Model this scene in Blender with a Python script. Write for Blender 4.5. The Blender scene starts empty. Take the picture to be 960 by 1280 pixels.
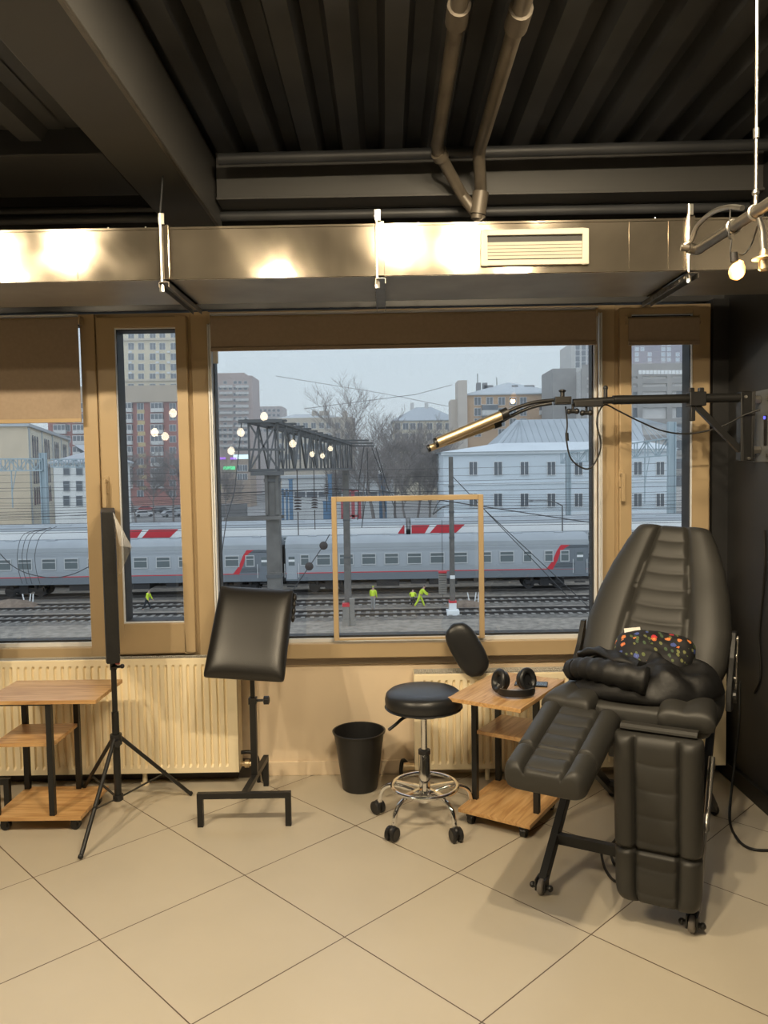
import bpy, math, random
from mathutils import Vector as V, Matrix
random.seed(7)
SC = bpy.context.scene
COL = SC.collection
PI = math.pi

# ------------------------------------------------------------------ camera
F, PITCH, ROLL, YAW, EYE = 986.75, .0559, .0169, -.0028, 1.617
_f = V((math.sin(YAW)*math.cos(PITCH), math.cos(YAW)*math.cos(PITCH), -math.sin(PITCH)))
_r = V((math.cos(YAW), -math.sin(YAW), 0)); _u = _r.cross(_f)
RT = _r*math.cos(ROLL) - _u*math.sin(ROLL); UP = _u*math.cos(ROLL) + _r*math.sin(ROLL); FW = _f
CAM = V((0, 0, EYE))
cd = bpy.data.cameras.new('camera'); cam = bpy.data.objects.new('camera', cd); COL.objects.link(cam)
M3 = Matrix((RT, UP, -FW)).transposed()
cam.matrix_world = Matrix.Translation(CAM) @ M3.to_4x4()
cd.sensor_fit = 'VERTICAL'; cd.sensor_height = 24; cd.lens = F/1280*24; cd.clip_start = .02; cd.clip_end = 2000
SC.camera = cam

def at(px, py, Y):
    "world point on the plane y = Y along the sight line measured in the photograph"
    d = FW + RT*((px-480)/F) - UP*((py-640)/F)
    return CAM + d*(Y/d.y)
def ax(px, py, Y): return at(px, py, Y).x
def az(px, py, Y): return at(px, py, Y).z
def onz(px, py, z):
    d = FW + RT*((px-480)/F) - UP*((py-640)/F)
    return CAM + d*((z-EYE)/d.z)

# ------------------------------------------------------------------ mesh builder
ORG = {}
def smoothpath(pts, n=6):
    pts = [V(p) for p in pts]; out = []
    P = [pts[0]*2-pts[1]] + pts + [pts[-1]*2-pts[-2]]
    for i in range(1, len(P)-2):
        a, b, c, d = P[i-1:i+3]
        for k in range(n):
            t = k/n
            out.append(.5*((2*b)+(c-a)*t+(2*a-5*b+4*c-d)*t*t+(3*b-a-3*c+d)*t**3))
    out.append(pts[-1]); return out

class MB:
    def __init__(s): s.v = []; s.f = []; s.m = []; s.cm = 0
    def mat(s, i): s.cm = i; return s
    def add(s, vs, fs):
        o = len(s.v); s.v += [V(v) for v in vs]; s.f += [[i+o for i in f] for f in fs]; s.m += [s.cm]*len(fs); return s
    def box(s, c, d, R=None):
        c = V(c); hx, hy, hz = d[0]/2, d[1]/2, d[2]/2
        vs = [V((x, y, z)) for x in (-hx, hx) for y in (-hy, hy) for z in (-hz, hz)]
        if R is not None: vs = [R @ v for v in vs]
        return s.add([v+c for v in vs], [(0,1,3,2),(4,6,7,5),(0,4,5,1),(2,3,7,6),(0,2,6,4),(1,5,7,3)])
    def b2(s, a, b):
        a, b = V(a), V(b); return s.box((a+b)/2, [abs(b[i]-a[i]) for i in range(3)])
    def bar(s, p, q, w, h=None, up=(0,0,1)):
        p, q = V(p), V(q); h = h or w; d = (q-p).normalized(); u = V(up)
        if abs(d.dot(u)) > .99: u = V((0,1,0))
        a = d.cross(u).normalized(); b = a.cross(d).normalized()
        vs = [x + a*(i*w/2) + b*(j*h/2) for x in (p, q) for i, j in ((-1,-1),(1,-1),(1,1),(-1,1))]
        return s.add(vs, [(0,1,2,3),(4,7,6,5),(0,4,5,1),(1,5,6,2),(2,6,7,3),(3,7,4,0)])
    def tube(s, pts, r, seg=10, closed=False):
        pts = [V(p) for p in pts]; n = len(pts); rs = r if isinstance(r, (list, tuple)) else [r]*n
        prev = None; vs = []
        for i, p in enumerate(pts):
            if closed: t = (pts[(i+1) % n]-pts[i-1])
            else: t = pts[min(i+1, n-1)]-pts[max(i-1, 0)]
            if t.length < 1e-9: t = V((0,0,1))
            t.normalize()
            if prev is None:
                a = t.cross(V((0,0,1)) if abs(t.z) < .9 else V((1,0,0))).normalized()
            else:
                a = prev - t*prev.dot(t)
                a = a.normalized() if a.length > 1e-6 else t.orthogonal().normalized()
            prev = a; b = t.cross(a)
            vs += [p + (a*math.cos(2*PI*k/seg)+b*math.sin(2*PI*k/seg))*rs[i] for k in range(seg)]
        fs = []
        for i in range(n if closed else n-1):
            j = (i+1) % n
            for k in range(seg):
                l = (k+1) % seg; fs.append((i*seg+k, i*seg+l, j*seg+l, j*seg+k))
        if not closed: fs += [tuple(range(seg-1, -1, -1)), tuple(range((n-1)*seg, n*seg))]
        return s.add(vs, fs)
    def cyl(s, p, q, r, r2=None, seg=16): return s.tube([p, q], [r, r if r2 is None else r2], seg)
    def lathe(s, prof, c=(0,0,0), R=None, seg=28):
        c = V(c); vs = []; n = len(prof)
        for r, z in prof:
            for k in range(seg):
                v = V((r*math.cos(2*PI*k/seg), r*math.sin(2*PI*k/seg), z))
                vs.append((R @ v if R is not None else v)+c)
        fs = [(i*seg+k, i*seg+(k+1) % seg, (i+1)*seg+(k+1) % seg, (i+1)*seg+k) for i in range(n-1) for k in range(seg)]
        if prof[0][0] > 1e-4: fs.append(tuple(range(seg-1, -1, -1)))
        if prof[-1][0] > 1e-4: fs.append(tuple(range((n-1)*seg, n*seg)))
        return s.add(vs, fs)
    def ball(s, c, r, seg=14, R=None):
        r = r if isinstance(r, (tuple, list)) else (r, r, r); c = V(c); vs = []; n = seg//2+1
        for i in range(n):
            a = PI*i/(n-1)
            for k in range(seg):
                b = 2*PI*k/seg
                v = V((r[0]*math.sin(a)*math.cos(b), r[1]*math.sin(a)*math.sin(b), -r[2]*math.cos(a)))
                vs.append((R @ v if R is not None else v)+c)
        return s.add(vs, [(i*seg+k, i*seg+(k+1) % seg, (i+1)*seg+(k+1) % seg, (i+1)*seg+k) for i in range(n-1) for k in range(seg)])
    def prism(s, poly, ext):
        poly = [V(p) for p in poly]; e = V(ext); n = len(poly)
        return s.add(poly+[p+e for p in poly], [tuple(range(n-1, -1, -1)), tuple(range(n, 2*n))]+[(i, (i+1) % n, n+(i+1) % n, n+i) for i in range(n)])
    def loft(s, rings, caps=True, closed=True):
        n = len(rings[0]); vs = [p for r in rings for p in r]; m = n if closed else n-1
        fs = [(i*n+k, i*n+(k+1) % n, (i+1)*n+(k+1) % n, (i+1)*n+k) for i in range(len(rings)-1) for k in range(m)]
        if caps: fs += [tuple(range(n-1, -1, -1)), tuple(range((len(rings)-1)*n, len(rings)*n))]
        return s.add(vs, fs)
    def build(s, name, mats, parent=None, smooth=None, bevel=0, fix=False):
        org = ORG.get(parent.name, V((0,0,0))) if parent else V((0,0,0))
        if parent is None and not fix and s.v:
            xs = [v.x for v in s.v]; ys = [v.y for v in s.v]; org = V(((min(xs)+max(xs))/2, (min(ys)+max(ys))/2, min(v.z for v in s.v)))
        me = bpy.data.meshes.new(name); me.from_pydata([v-org for v in s.v], [], s.f)
        mats = mats if isinstance(mats, (list, tuple)) else [mats]
        for m in mats: me.materials.append(m)
        me.polygons.foreach_set('material_index', s.m)
        import bmesh
        bm = bmesh.new(); bm.from_mesh(me)
        bmesh.ops.remove_doubles(bm, verts=bm.verts, dist=1e-6)
        bmesh.ops.recalc_face_normals(bm, faces=bm.faces); bm.to_mesh(me); bm.free()
        if smooth is not None:
            me.polygons.foreach_set('use_smooth', [True]*len(me.polygons)); me.set_sharp_from_angle(angle=math.radians(smooth))
        o = bpy.data.objects.new(name, me); COL.objects.link(o)
        if parent: o.parent = parent; ORG[o.name] = org
        else: o.location = org; ORG[o.name] = org
        if bevel:
            b = o.modifiers.new('bevel', 'BEVEL'); b.width = bevel; b.segments = 2; b.limit_method = 'ANGLE'
        return o

def tag(o, label=None, cat=None, group=None, kind=None):
    if label: o['label'] = label
    if cat: o['category'] = cat
    if group: o['group'] = group
    if kind: o['kind'] = kind
    return o
def empty(name, loc, label, cat, group=None):
    o = bpy.data.objects.new(name, None); COL.objects.link(o); o.location = loc; o.empty_display_size = .1
    ORG[o.name] = V(loc); return tag(o, label, cat, group)
def copy_tree(o, parent=None):
    c = o.copy(); COL.objects.link(c)
    if parent: c.parent = parent
    for ch in list(o.children): copy_tree(ch, c)
    return c

# ------------------------------------------------------------------ materials
def mat(name, col, rough=.5, metal=0, var=0, vs=8, bump=0, bs=60, spec=.5, emit=None, es=0, rv=0, stretch=None, detail=4, coat=0):
    m = bpy.data.materials.new(name); m.use_nodes = True; N = m.node_tree.nodes; L = m.node_tree.links; p = N['Principled BSDF']
    p.inputs['Base Color'].default_value = (*col, 1); p.inputs['Roughness'].default_value = rough; p.inputs['Metallic'].default_value = metal
    p.inputs['Specular IOR Level'].default_value = spec
    if coat: p.inputs['Coat Weight'].default_value = coat
    if emit: p.inputs['Emission Color'].default_value = (*emit, 1); p.inputs['Emission Strength'].default_value = es
    if var or bump or rv:
        tc = N.new('ShaderNodeTexCoord'); src = tc.outputs['Object']
        if stretch:
            mp = N.new('ShaderNodeMapping'); mp.inputs['Scale'].default_value = stretch; L.new(src, mp.inputs['Vector']); src = mp.outputs['Vector']
    if var or rv:
        n = N.new('ShaderNodeTexNoise'); n.inputs['Scale'].default_value = vs; n.inputs['Detail'].default_value = detail; L.new(src, n.inputs['Vector'])
    if var:
        r = N.new('ShaderNodeValToRGB'); e = r.color_ramp.elements
        e[0].position = .3; e[1].position = .7
        e[0].color = (*[c*(1-var) for c in col], 1); e[1].color = (*[min(1, c*(1+var)) for c in col], 1)
        L.new(n.outputs['Fac'], r.inputs['Fac']); L.new(r.outputs['Color'], p.inputs['Base Color'])
    if rv:
        mr = N.new('ShaderNodeMapRange'); mr.inputs['To Min'].default_value = max(.02, rough-rv); mr.inputs['To Max'].default_value = rough+rv
        mr.inputs['From Min'].default_value = .3; mr.inputs['From Max'].default_value = .7
        L.new(n.outputs['Fac'], mr.inputs['Value']); L.new(mr.outputs['Result'], p.inputs['Roughness'])
    if bump:
        n2 = N.new('ShaderNodeTexNoise'); n2.inputs['Scale'].default_value = bs; n2.inputs['Detail'].default_value = 3; L.new(src, n2.inputs['Vector'])
        b = N.new('ShaderNodeBump'); b.inputs['Strength'].default_value = bump; b.inputs['Distance'].default_value = min(.01, .25/bs)
        L.new(n2.outputs['Fac'], b.inputs['Height']); L.new(b.outputs['Normal'], p.inputs['Normal'])
    return m

def glass_mat(name, tint=(1,1,1), refl=.055, rough=0):
    m = bpy.data.materials.new(name); m.use_nodes = True; N = m.node_tree.nodes; L = m.node_tree.links
    N.remove(N['Principled BSDF']); out = N['Material Output']
    t = N.new('ShaderNodeBsdfTransparent'); t.inputs['Color'].default_value = (*tint, 1)
    g = N.new('ShaderNodeBsdfGlossy'); g.inputs['Roughness'].default_value = rough
    lw = N.new('ShaderNodeLayerWeight'); pw = N.new('ShaderNodeMath'); pw.operation = 'POWER'; pw.inputs[1].default_value = 5
    mr = N.new('ShaderNodeMapRange'); mr.inputs['To Min'].default_value = refl; mr.inputs['To Max'].default_value = .9
    mx = N.new('ShaderNodeMixShader')
    L.new(lw.outputs['Facing'], pw.inputs[0]); L.new(pw.outputs[0], mr.inputs['Value']); L.new(mr.outputs['Result'], mx.inputs['Fac'])
    L.new(t.outputs[0], mx.inputs[1]); L.new(g.outputs[0], mx.inputs[2]); L.new(mx.outputs[0], out.inputs['Surface'])
    return m

def tile_mat():
    m = mat('beige porcelain floor tile', (.60,.53,.41), .30); N = m.node_tree.nodes; L = m.node_tree.links; p = N['Principled BSDF']
    A, S, O = .793, .601, V((-1.4402, 3.0767, 0))
    tc = N.new('ShaderNodeTexCoord'); sub = N.new('ShaderNodeVectorMath'); sub.operation = 'SUBTRACT'; sub.inputs[1].default_value = O
    L.new(tc.outputs['Object'], sub.inputs[0]); cx = N.new('ShaderNodeCombineXYZ')
    for i, e in enumerate(((math.cos(A), -math.sin(A), 0), (math.sin(A), math.cos(A), 0))):
        d = N.new('ShaderNodeVectorMath'); d.operation = 'DOT_PRODUCT'; d.inputs[1].default_value = e
        L.new(sub.outputs[0], d.inputs[0]); L.new(d.outputs['Value'], cx.inputs[i])
    br = N.new('ShaderNodeTexBrick'); br.offset = 0; br.squash = 1; br.inputs['Scale'].default_value = 1
    br.inputs['Brick Width'].default_value = S; br.inputs['Row Height'].default_value = S
    br.inputs['Mortar Size'].default_value = .0022; br.inputs['Mortar Smooth'].default_value = .1; br.inputs['Bias'].default_value = 0
    br.inputs['Color1'].default_value = (.53,.475,.38,1); br.inputs['Color2'].default_value = (.505,.45,.355,1); br.inputs['Mortar'].default_value = (.10,.065,.04,1)
    L.new(cx.outputs[0], br.inputs['Vector'])
    n = N.new('ShaderNodeTexNoise'); n.inputs['Scale'].default_value = 3; n.inputs['Detail'].default_value = 8; L.new(tc.outputs['Object'], n.inputs['Vector'])
    mr = N.new('ShaderNodeMapRange'); mr.inputs['To Min'].default_value = .93; mr.inputs['To Max'].default_value = 1.06; L.new(n.outputs['Fac'], mr.inputs['Value'])
    mm = N.new('ShaderNodeVectorMath'); mm.operation = 'SCALE'; L.new(br.outputs['Color'], mm.inputs[0]); L.new(mr.outputs['Result'], mm.inputs['Scale'])
    L.new(mm.outputs[0], p.inputs['Base Color'])
    n3 = N.new('ShaderNodeTexNoise'); n3.inputs['Scale'].default_value = 2.2; n3.inputs['Detail'].default_value = 6; L.new(tc.outputs['Object'], n3.inputs['Vector'])
    m3 = N.new('ShaderNodeMapRange'); m3.inputs['To Min'].default_value = .3; m3.inputs['To Max'].default_value = .48; L.new(n3.outputs['Fac'], m3.inputs['Value'])
    L.new(m3.outputs['Result'], p.inputs['Roughness'])
    b = N.new('ShaderNodeBump'); b.inputs['Strength'].default_value = .35; b.inputs['Distance'].default_value = .004; b.invert = True
    L.new(br.outputs['Fac'], b.inputs['Height']); L.new(b.outputs['Normal'], p.inputs['Normal'])
    return m

def wood_mat():
    m = mat('oak laminate', (.5,.29,.12), .38); N = m.node_tree.nodes; L = m.node_tree.links; p = N['Principled BSDF']
    tc = N.new('ShaderNodeTexCoord'); mp = N.new('ShaderNodeMapping'); mp.inputs['Scale'].default_value = (2.2, 26, 26); L.new(tc.outputs['Object'], mp.inputs['Vector'])
    n = N.new('ShaderNodeTexNoise'); n.inputs['Scale'].default_value = 1.6; n.inputs['Detail'].default_value = 7; n.inputs['Distortion'].default_value = 1.2; L.new(mp.outputs[0], n.inputs['Vector'])
    r = N.new('ShaderNodeValToRGB'); e = r.color_ramp.elements
    e[0].position = .28; e[0].color = (.38,.19,.07,1); e[1].position = .72; e[1].color = (.68,.44,.21,1)
    k = r.color_ramp.elements.new(.5); k.color = (.56,.33,.135,1)
    L.new(n.outputs['Fac'], r.inputs['Fac']); L.new(r.outputs['Color'], p.inputs['Base Color'])
    return m

M = {}
M['tile'] = tile_mat(); M['wood'] = wood_mat()
M['plaster'] = mat('beige painted plaster', (.76,.62,.45), .7, var=.04, vs=2, bump=.05, bs=90)
M['dark_wall'] = mat('charcoal painted wall', (.022,.0225,.024), .5, var=.15, vs=5, bump=.15, bs=120)
M['black_ceil'] = mat('black painted ceiling steel', (.038,.040,.044), .5, var=.3, vs=3)
M['beam'] = mat('dark grey painted beam', (.054,.053,.051), .55, var=.12, vs=2)
M['back_wall'] = mat('grey studio wall', (.20,.185,.165), .7, var=.05, vs=2)
M['frame'] = mat('beige window profile', (.46,.345,.205), .38, var=.02, vs=3)
M['gasket'] = mat('black rubber gasket', (.015,.015,.016), .6)
M['white_plastic'] = mat('white plastic', (.75,.76,.77), .4)
M['blind'] = mat('brown blind fabric', (.36,.28,.21), .85, var=.05, vs=60, bump=.3, bs=300)
M['glass'] = glass_mat('window glass')
M['radiator'] = mat('cream radiator enamel', (.95,.83,.59), .35)
M['grille'] = mat('grey radiator grille', (.55,.53,.48), .4)
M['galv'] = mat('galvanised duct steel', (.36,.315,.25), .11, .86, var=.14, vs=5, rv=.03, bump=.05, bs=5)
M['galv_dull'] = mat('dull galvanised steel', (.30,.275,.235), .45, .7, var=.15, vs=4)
M['steel'] = mat('zinc steel', (.55,.53,.49), .35, 1, var=.1, vs=20)
M['chrome'] = mat('chrome', (.82,.82,.82), .08, 1)
M['black_metal'] = mat('black powder coated steel', (.012,.012,.012), .42)
M['black_plastic'] = mat('black plastic', (.014,.014,.015), .4, bump=.03, bs=200)
M['leather'] = mat('dark grey leatherette', (.033,.032,.029), .50, var=.08, vs=6, bump=.15, bs=180, spec=.4)
M['gloss_leather'] = mat('glossy black vinyl', (.014,.013,.012), .36, bump=.5, bs=260)
M['seat_leather'] = mat('black stool leatherette', (.016,.017,.019), .36, bump=.1, bs=220)
M['brass'] = mat('brushed brass', (.74,.60,.40), .46, 1)
M['cloth'] = mat('black jacket cloth', (.0065,.0065,.007), .55, var=.3, vs=20, bump=.3, bs=60)
M['grey_metal'] = mat('grey painted plate', (.10,.105,.11), .5)
M['wheel'] = mat('grey rubber wheel', (.22,.20,.18), .6)
M['conduit'] = mat('grey steel conduit', (.22,.20,.17), .38, .9, var=.15, vs=12)
M['drain'] = mat('brown painted drain pipe', (.13,.11,.085), .45, .2, var=.2, vs=8)
M['vent'] = mat('white enamel grille', (.46,.42,.35), .5)
M['film'] = glass_mat('clear plastic film', (.90,.90,.90), .12, .25)
M['rubber_cable'] = mat('black cable sheath', (.012,.012,.012), .5)
def rect_frame(mb, x0, x1, z0, z1, y0, y1, l, r, bt, tp):
    mb.b2((x0, y0, z0), (x0+l, y1, z1)).b2((x1-r, y0, z0), (x1, y1, z1)).b2((x0+l, y0, z0), (x1-r, y1, z0+bt)).b2((x0+l, y0, z1-tp), (x1-r, y1, z1)); return mb
# ------------------------------------------------------------------ room shell
D = 4.10; XR = 1.74; XL = -5.0; YB = -4.2; ZC = 3.03
def struct(o): o['kind'] = 'structure'; return o
GF = D-.07                                   # front of the window profiles
struct(MB().b2((XL-.2, YB-.2, -.12), (XR+.2, D+.22, 0)).build('floor', M['tile'], fix=True))
ZS = az(480, 822, GF); ZH = az(480, 386, GF)
XW = -3.6
w = MB(); w.b2((XW, D, 0), (XR, D+.22, ZS)); w.b2((XL, D, 0), (XW, D+.22, 3.35))
struct(w.build('wall_front', M['plaster'], fix=True))
w = MB(); w.b2((XW, D-.02, ZH+.02), (XR, D+.22, 3.35)); struct(w.build('wall_front.001', M['dark_wall'], fix=True))
w = MB(); w.b2((XR, YB, -.02), (XR+.2, D+.22, 3.35)); w.b2((ax(889.5, 600, GF), GF-.01, .60), (XR, D+.2, ZH+.02))
struct(w.build('wall_right', M['dark_wall'], fix=True))
struct(MB().b2((XL-.2, YB, 0), (XL, D+.2, 3.35)).build('wall_left', M['back_wall'], fix=True))
struct(MB().b2((XL-.2, YB-.2, 0), (XR+.2, YB, 3.35)).build('wall_back', M['back_wall'], fix=True))
b = MB(); b.b2((XR-.022, YB, 0), (XR, D, .085)); struct(b.build('baseboard_right', M['black_metal'], fix=True, bevel=.004))
b = MB(); b.b2((-.70, D-.012, 0), (XR-.022, D, .075)); struct(b.build('baseboard_front', M['plaster'], fix=True, bevel=.003))
M['dark_tile'] = mat('dark brown plinth tile', (.055,.042,.034), .35, var=.15, vs=9)
b = MB(); x = XL
while x < -.75:
    b.b2((x, D-.03, 0), (min(x+.597, -.72), D, .095)); x += .6
struct(b.build('baseboard_left', M['dark_tile'], fix=True, bevel=.003))

# corrugated deck overhead
deck = MB(); pts = []; x = XL; per = .186
while x < XR:
    pts += [(x, ZC), (x+.075, ZC), (x+.100, ZC+.075), (x+.161, ZC+.075)]; x += per
for k in range(len(pts)-1):
    (a, za), (c, zc) = pts[k], pts[k+1]
    if c > XR+.2: break
    deck.add([(a, YB, za), (c, YB, zc), (c, D, zc), (a, D, za)], [(0,1,2,3)])
deck.b2((XL, YB, ZC+.12), (XR+.2, D+.2, ZC+.2))

x = XL; pts = []; ZL = 2.80
while x < -1.2:
    pts += [(x, ZL), (x+.075, ZL), (x+.100, ZL+.04), (x+.161, ZL+.04)]; x += per
for (a, za), (c, zc) in zip(pts, pts[1:]): deck.add([(a, 2.1, za), (c, 2.1, zc), (c, 2.88, zc), (a, 2.88, za)], [(0,1,2,3)])
deck.b2((XL, 2.1, ZL+.045), (-1.05, 2.88, ZC+.10))
struct(deck.build('ceiling', M['black_ceil'], fix=True))
# beams
ZB = 2.75; r_ = ZB-EYE
YC = 3.67
b = MB(); b.b2((-.872*r_, YB, ZB), (-.668*r_, YC+.15, ZC+.02))
struct(tag(b.build('trim_1', M['beam'], fix=True, bevel=.004), 'dark grey boxed beam running from the duct towards the viewer'))
xe = -.668*r_
MB().b2((xe-.010, YB, ZB-.002), (xe+.002, YC+.13, ZB+.010)).build('corner_bead', M['conduit'], bpy.data.objects['trim_1'])
b = MB(); b.b2((XL, 2.88, ZB+.001), (-.872*r_-.002, 3.31, ZC+.02)); struct(tag(b.build('trim_2', M['dark_wall'], fix=True, bevel=.004), 'dark boxed soffit along the window wall, left of the boxed beam'))
b = MB(); z0 = az(600, 245, YC); z1 = ZC+.03
b.b2((-.66*r_, YC, z0+.012), (XR, YC+.012, z1)); b.b2((-.66*r_, YC-.015, z0), (XR, YC+.12, z0+.012))
struct(tag(b.build('trim_3', M['beam'], fix=True, bevel=.002), 'dark steel edge beam along the window wall, right of the boxed beam'))

# pipes at the ceiling
def pipe(name, pts, r, m, label, cat='pipe', group=None, seg=12, collars=(), cr=1.35):
    root = MB().tube(pts, r, seg).build(name, m, smooth=40); tag(root, label, cat, group)
    for k, (p, q) in enumerate(collars): MB().cyl(p, q, r*cr, seg=16).build('collar', m, root, smooth=40)
    return root
zp = az(600, 193, 3.5)
pipe('ceiling_pipe', [(-.70, 3.5, zp), (XR-.01, 3.5, zp+.02)], .024, M['black_ceil'], 'thin black pipe running sideways just under the ribbed ceiling')
for k, (py, Y, lab) in enumerate(((255, 3.86, 'upper'), (267, 3.80, 'lower'))):
    z = az(480, py, Y); pipe('cable_pipe', [(XL+.01, Y, z), (XR-.01, Y, z)], .022 if k else .017, M['black_ceil'], 'dark pipe running sideways behind the duct, %s of the two' % lab, group='pipes behind the duct')
def alongy(px, py, z): p = onz(px, py, z); return p
zz = 2.965
a = alongy(570, 6, zz); c = alongy(548, 186, zz); xa = (a.x+c.x)/2
e = at(577, 243, YC-.04); g = at(602, 276, YC-.03)
pipe('drain_pipe', [(xa, 1.0, zz), (xa, c.y-.04, zz), (xa+.01, c.y, zz-.015), e+V((0,0,.0)), g], .026, M['drain'], 'brown drain pipe with an elbow, left of the two overhead', 'pipe', 'drain pipes under the ceiling', collars=[((xa, a.y-.0, zz), (xa, a.y+.09, zz)), (V((xa+.01, c.y, zz-.015)), V((xa+.01, c.y, zz-.015)).lerp(e, .12))])
a = alongy(645, 10, zz); c = alongy(603, 190, zz); xa = (a.x+c.x)/2; g = at(596, 274, YC-.04)
pipe('drain_pipe', [(xa, 1.0, zz), (xa, c.y-.03, zz), (xa, c.y, zz-.02), at(601, 235, YC-.05), g], .027, M['drain'], 'brown drain pipe with a wide socket joint, right of the two overhead', 'pipe', 'drain pipes under the ceiling', collars=[((xa, a.y-.0, zz), (xa, a.y+.1, zz)), (at(601, 240, YC-.05), at(597, 268, YC-.04))])

# ------------------------------------------------------------------ ventilation duct
DY0, DY1, DZ0, DZ1 = 3.074, 3.52, 2.356, 2.5445
duct = empty('ventilation_duct', (0, DY0, DZ0), 'galvanised steel rectangular air duct running along the top of the windows', 'duct')
fl = [ax(207, 310, DY0), ax(475, 310, DY0), ax(862, 310, DY0)]
xs = [XL+.01] + fl + [XR-.005]
for i in range(4):
    s = MB().b2((xs[i]+.004, DY0, DZ0), (xs[i+1]-.004, DY1, DZ1))
    for px in (95, 347, 410, 540, 610, 787, 836):                     # standing seams
        x = ax(px, 310, DY0)
        if xs[i]+.05 < x < xs[i+1]-.05: s.b2((x-.0025, DY0-.0025, DZ0+.002), (x+.0025, DY0+.004, DZ1-.002))
    s.b2((xs[i]+.004, DY0-.004, DZ0-.004), (xs[i+1]-.004, DY0+.02, DZ0+.004)); s.b2((xs[i]+.004, DY0-.004, DZ1-.004), (xs[i+1]-.004, DY0+.02, DZ1+.004))
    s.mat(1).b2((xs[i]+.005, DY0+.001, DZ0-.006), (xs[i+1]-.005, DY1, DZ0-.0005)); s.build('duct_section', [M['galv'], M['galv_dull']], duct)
for x in fl:
    MB().b2((x-.016, DY0-.012, DZ0-.006), (x+.016, DY1+.01, DZ1+.012)).build('flange', M['galv'], duct, bevel=.002)
# hangers: threaded rod in front, perforated channel underneath
for k, (x, lab) in enumerate(zip(fl, ('left of the boxed beam', 'in the middle above the big window', 'by the conduit near the dark wall'))):
    h = empty('duct_hanger', (x, DY0-.03, DZ0-.035), 'metal rod and rail hanger under the duct, '+lab, 'bracket', 'duct hangers')
    xr = x-.012
    MB().tube([(xr, DY0-.022, DZ0-.035), (xr, DY0-.022, DZ1+.05)], .005, 8).build('threaded_rod', M['steel'], h, smooth=40)
    if k == 0: MB().tube([(xr, DY0-.022, DZ1+.04), (xr+.01, DY0+.10, ZC)], .0035, 8).build('upper_rod', M['black_ceil'], h, smooth=40)
    MB().b2((xr-.006, DY0-.026, DZ1+.01), (xr+.016, DY0-.018, DZ1+.05)).build('hook', M['steel'], h)
    MB().cyl((xr, DY0-.022, DZ0-.055), (xr, DY0-.022, DZ0-.03), .010, seg=6).build('nut', M['steel'], h)
    c = MB(); y0, y1 = DY0-.04, DY1+.05; z = DZ0-.02
    c.b2((x-.02, y0, z-.021), (x-.017, y1, z)); c.b2((x+.017, y0, z-.021), (x+.02, y1, z)); c.b2((x-.02, y0, z-.003), (x+.02, y1, z))
    for q in range(9): c.b2((x-.022, y0+.04+q*.05, z-.016), (x-.0199, y0+.065+q*.05, z-.007))
    c.build('rail', M['conduit'], h)
for k, px in enumerate((135, 182, 523, 819)):
    p = at(px, 283, DY0+.3); q = at(px, 258, DY0+.3)
    o = MB().cyl((p.x, p.y, DZ1), (p.x, p.y, DZ1+.10), .004, seg=8).cyl((p.x, p.y, DZ1), (p.x, p.y, DZ1+.02), .012, seg=6).cyl((p.x, p.y, DZ1+.055), (p.x, p.y, DZ1+.07), .010, seg=6).build('hanger_rod', M['steel'], smooth=40)
    tag(o, 'short bolt rod rising from the top of the duct, ' + ('leftmost', 'just left of the boxed beam', 'right of the middle flange', 'near the right flange')[k], 'rod', 'rods above the duct')
# grille in the duct
g0 = at(600, 289, DY0); g1 = at(735, 331, DY0)
gr = empty('vent_grille', ((g0.x+g1.x)/2, DY0, g1.z), 'white rectangular air vent grille set in the metal duct', 'vent')
f = MB(); t = .016; x0, x1, z1_, z0_ = g0.x, g1.x, g0.z, g1.z
fy = DY0-.016
rect_frame(f, x0, x1, z0_, z1_, fy, DY0-.001, t*1.5, t*1.5, t*1.3, t*1.3)
f.build('frame', M['vent'], gr, bevel=.002)
MB().b2((x0+.02, DY0-.004, z0_+.02), (x1-.02, DY0-.0005, z1_-.02)).build('backing', M['gasket'], gr)
n = 5
for k in range(n):
    z = z0_+.031+k*(z1_-z0_-.082)/(n-1)
    MB().box(((x0+x1)/2, DY0-.010, z), (x1-x0-.044, .0025, (z1_-z0_-.082)/(n-1)*.84), Matrix.Rotation(math.radians(14), 3, 'X')).build('slat', M['vent'], gr)

# ------------------------------------------------------------------ windows
GY = D-.005                                  # plane of the glass
ZG = az(480, 798, GY)                        # lower edge of the fixed panes
def window(n, label):
    o = bpy.data.objects.new('window_%d' % n, None); COL.objects.link(o); o['kind'] = 'structure'; o['label'] = label; ORG[o.name] = V((0,0,0)); return o
xm1a, xm1b = ax(107, 600, GF), ax(125, 600, GF)
xc1b = ax(243.5, 600, GF)
xb0, xb1 = ax(265, 600, GF), ax(748, 600, GF)
xm3b = ax(769, 600, GF); xc2b = ax(888.5, 600, GF)
def fixed_window(n, x0, x1, lw, rw, label, zg):
    w = window(n, label); f = MB()
    rect_frame(f, x0, x1, ZS, ZH, GF, D+.08, lw, rw, zg-ZS-.008, .03)
    f.build('frame', M['frame'], w, bevel=.004)
    g = MB(); rect_frame(g, x0+lw, x1-rw, zg-.008, ZH-.03, GF+.03, D+.06, .012, .012, .020, .012); g.build('gasket', M['white_plastic'], w)
    g = MB(); rect_frame(g, x0+lw+.012, x1-rw-.012, zg+.012, ZH-.042, GF+.05, D+.05, .006, .006, .010, .006); g.build('spacer', M['gasket'], w)
    MB().b2((x0+lw+.010, GY, zg), (x1-rw-.010, GY+.003, ZH-.035)).build('pane', M['glass'], w); return w
fixed_window(1, XW, xm1b, .06, xm1b-xm1a, 'fixed window at the left with its blind half down', ZG+.0)
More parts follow.
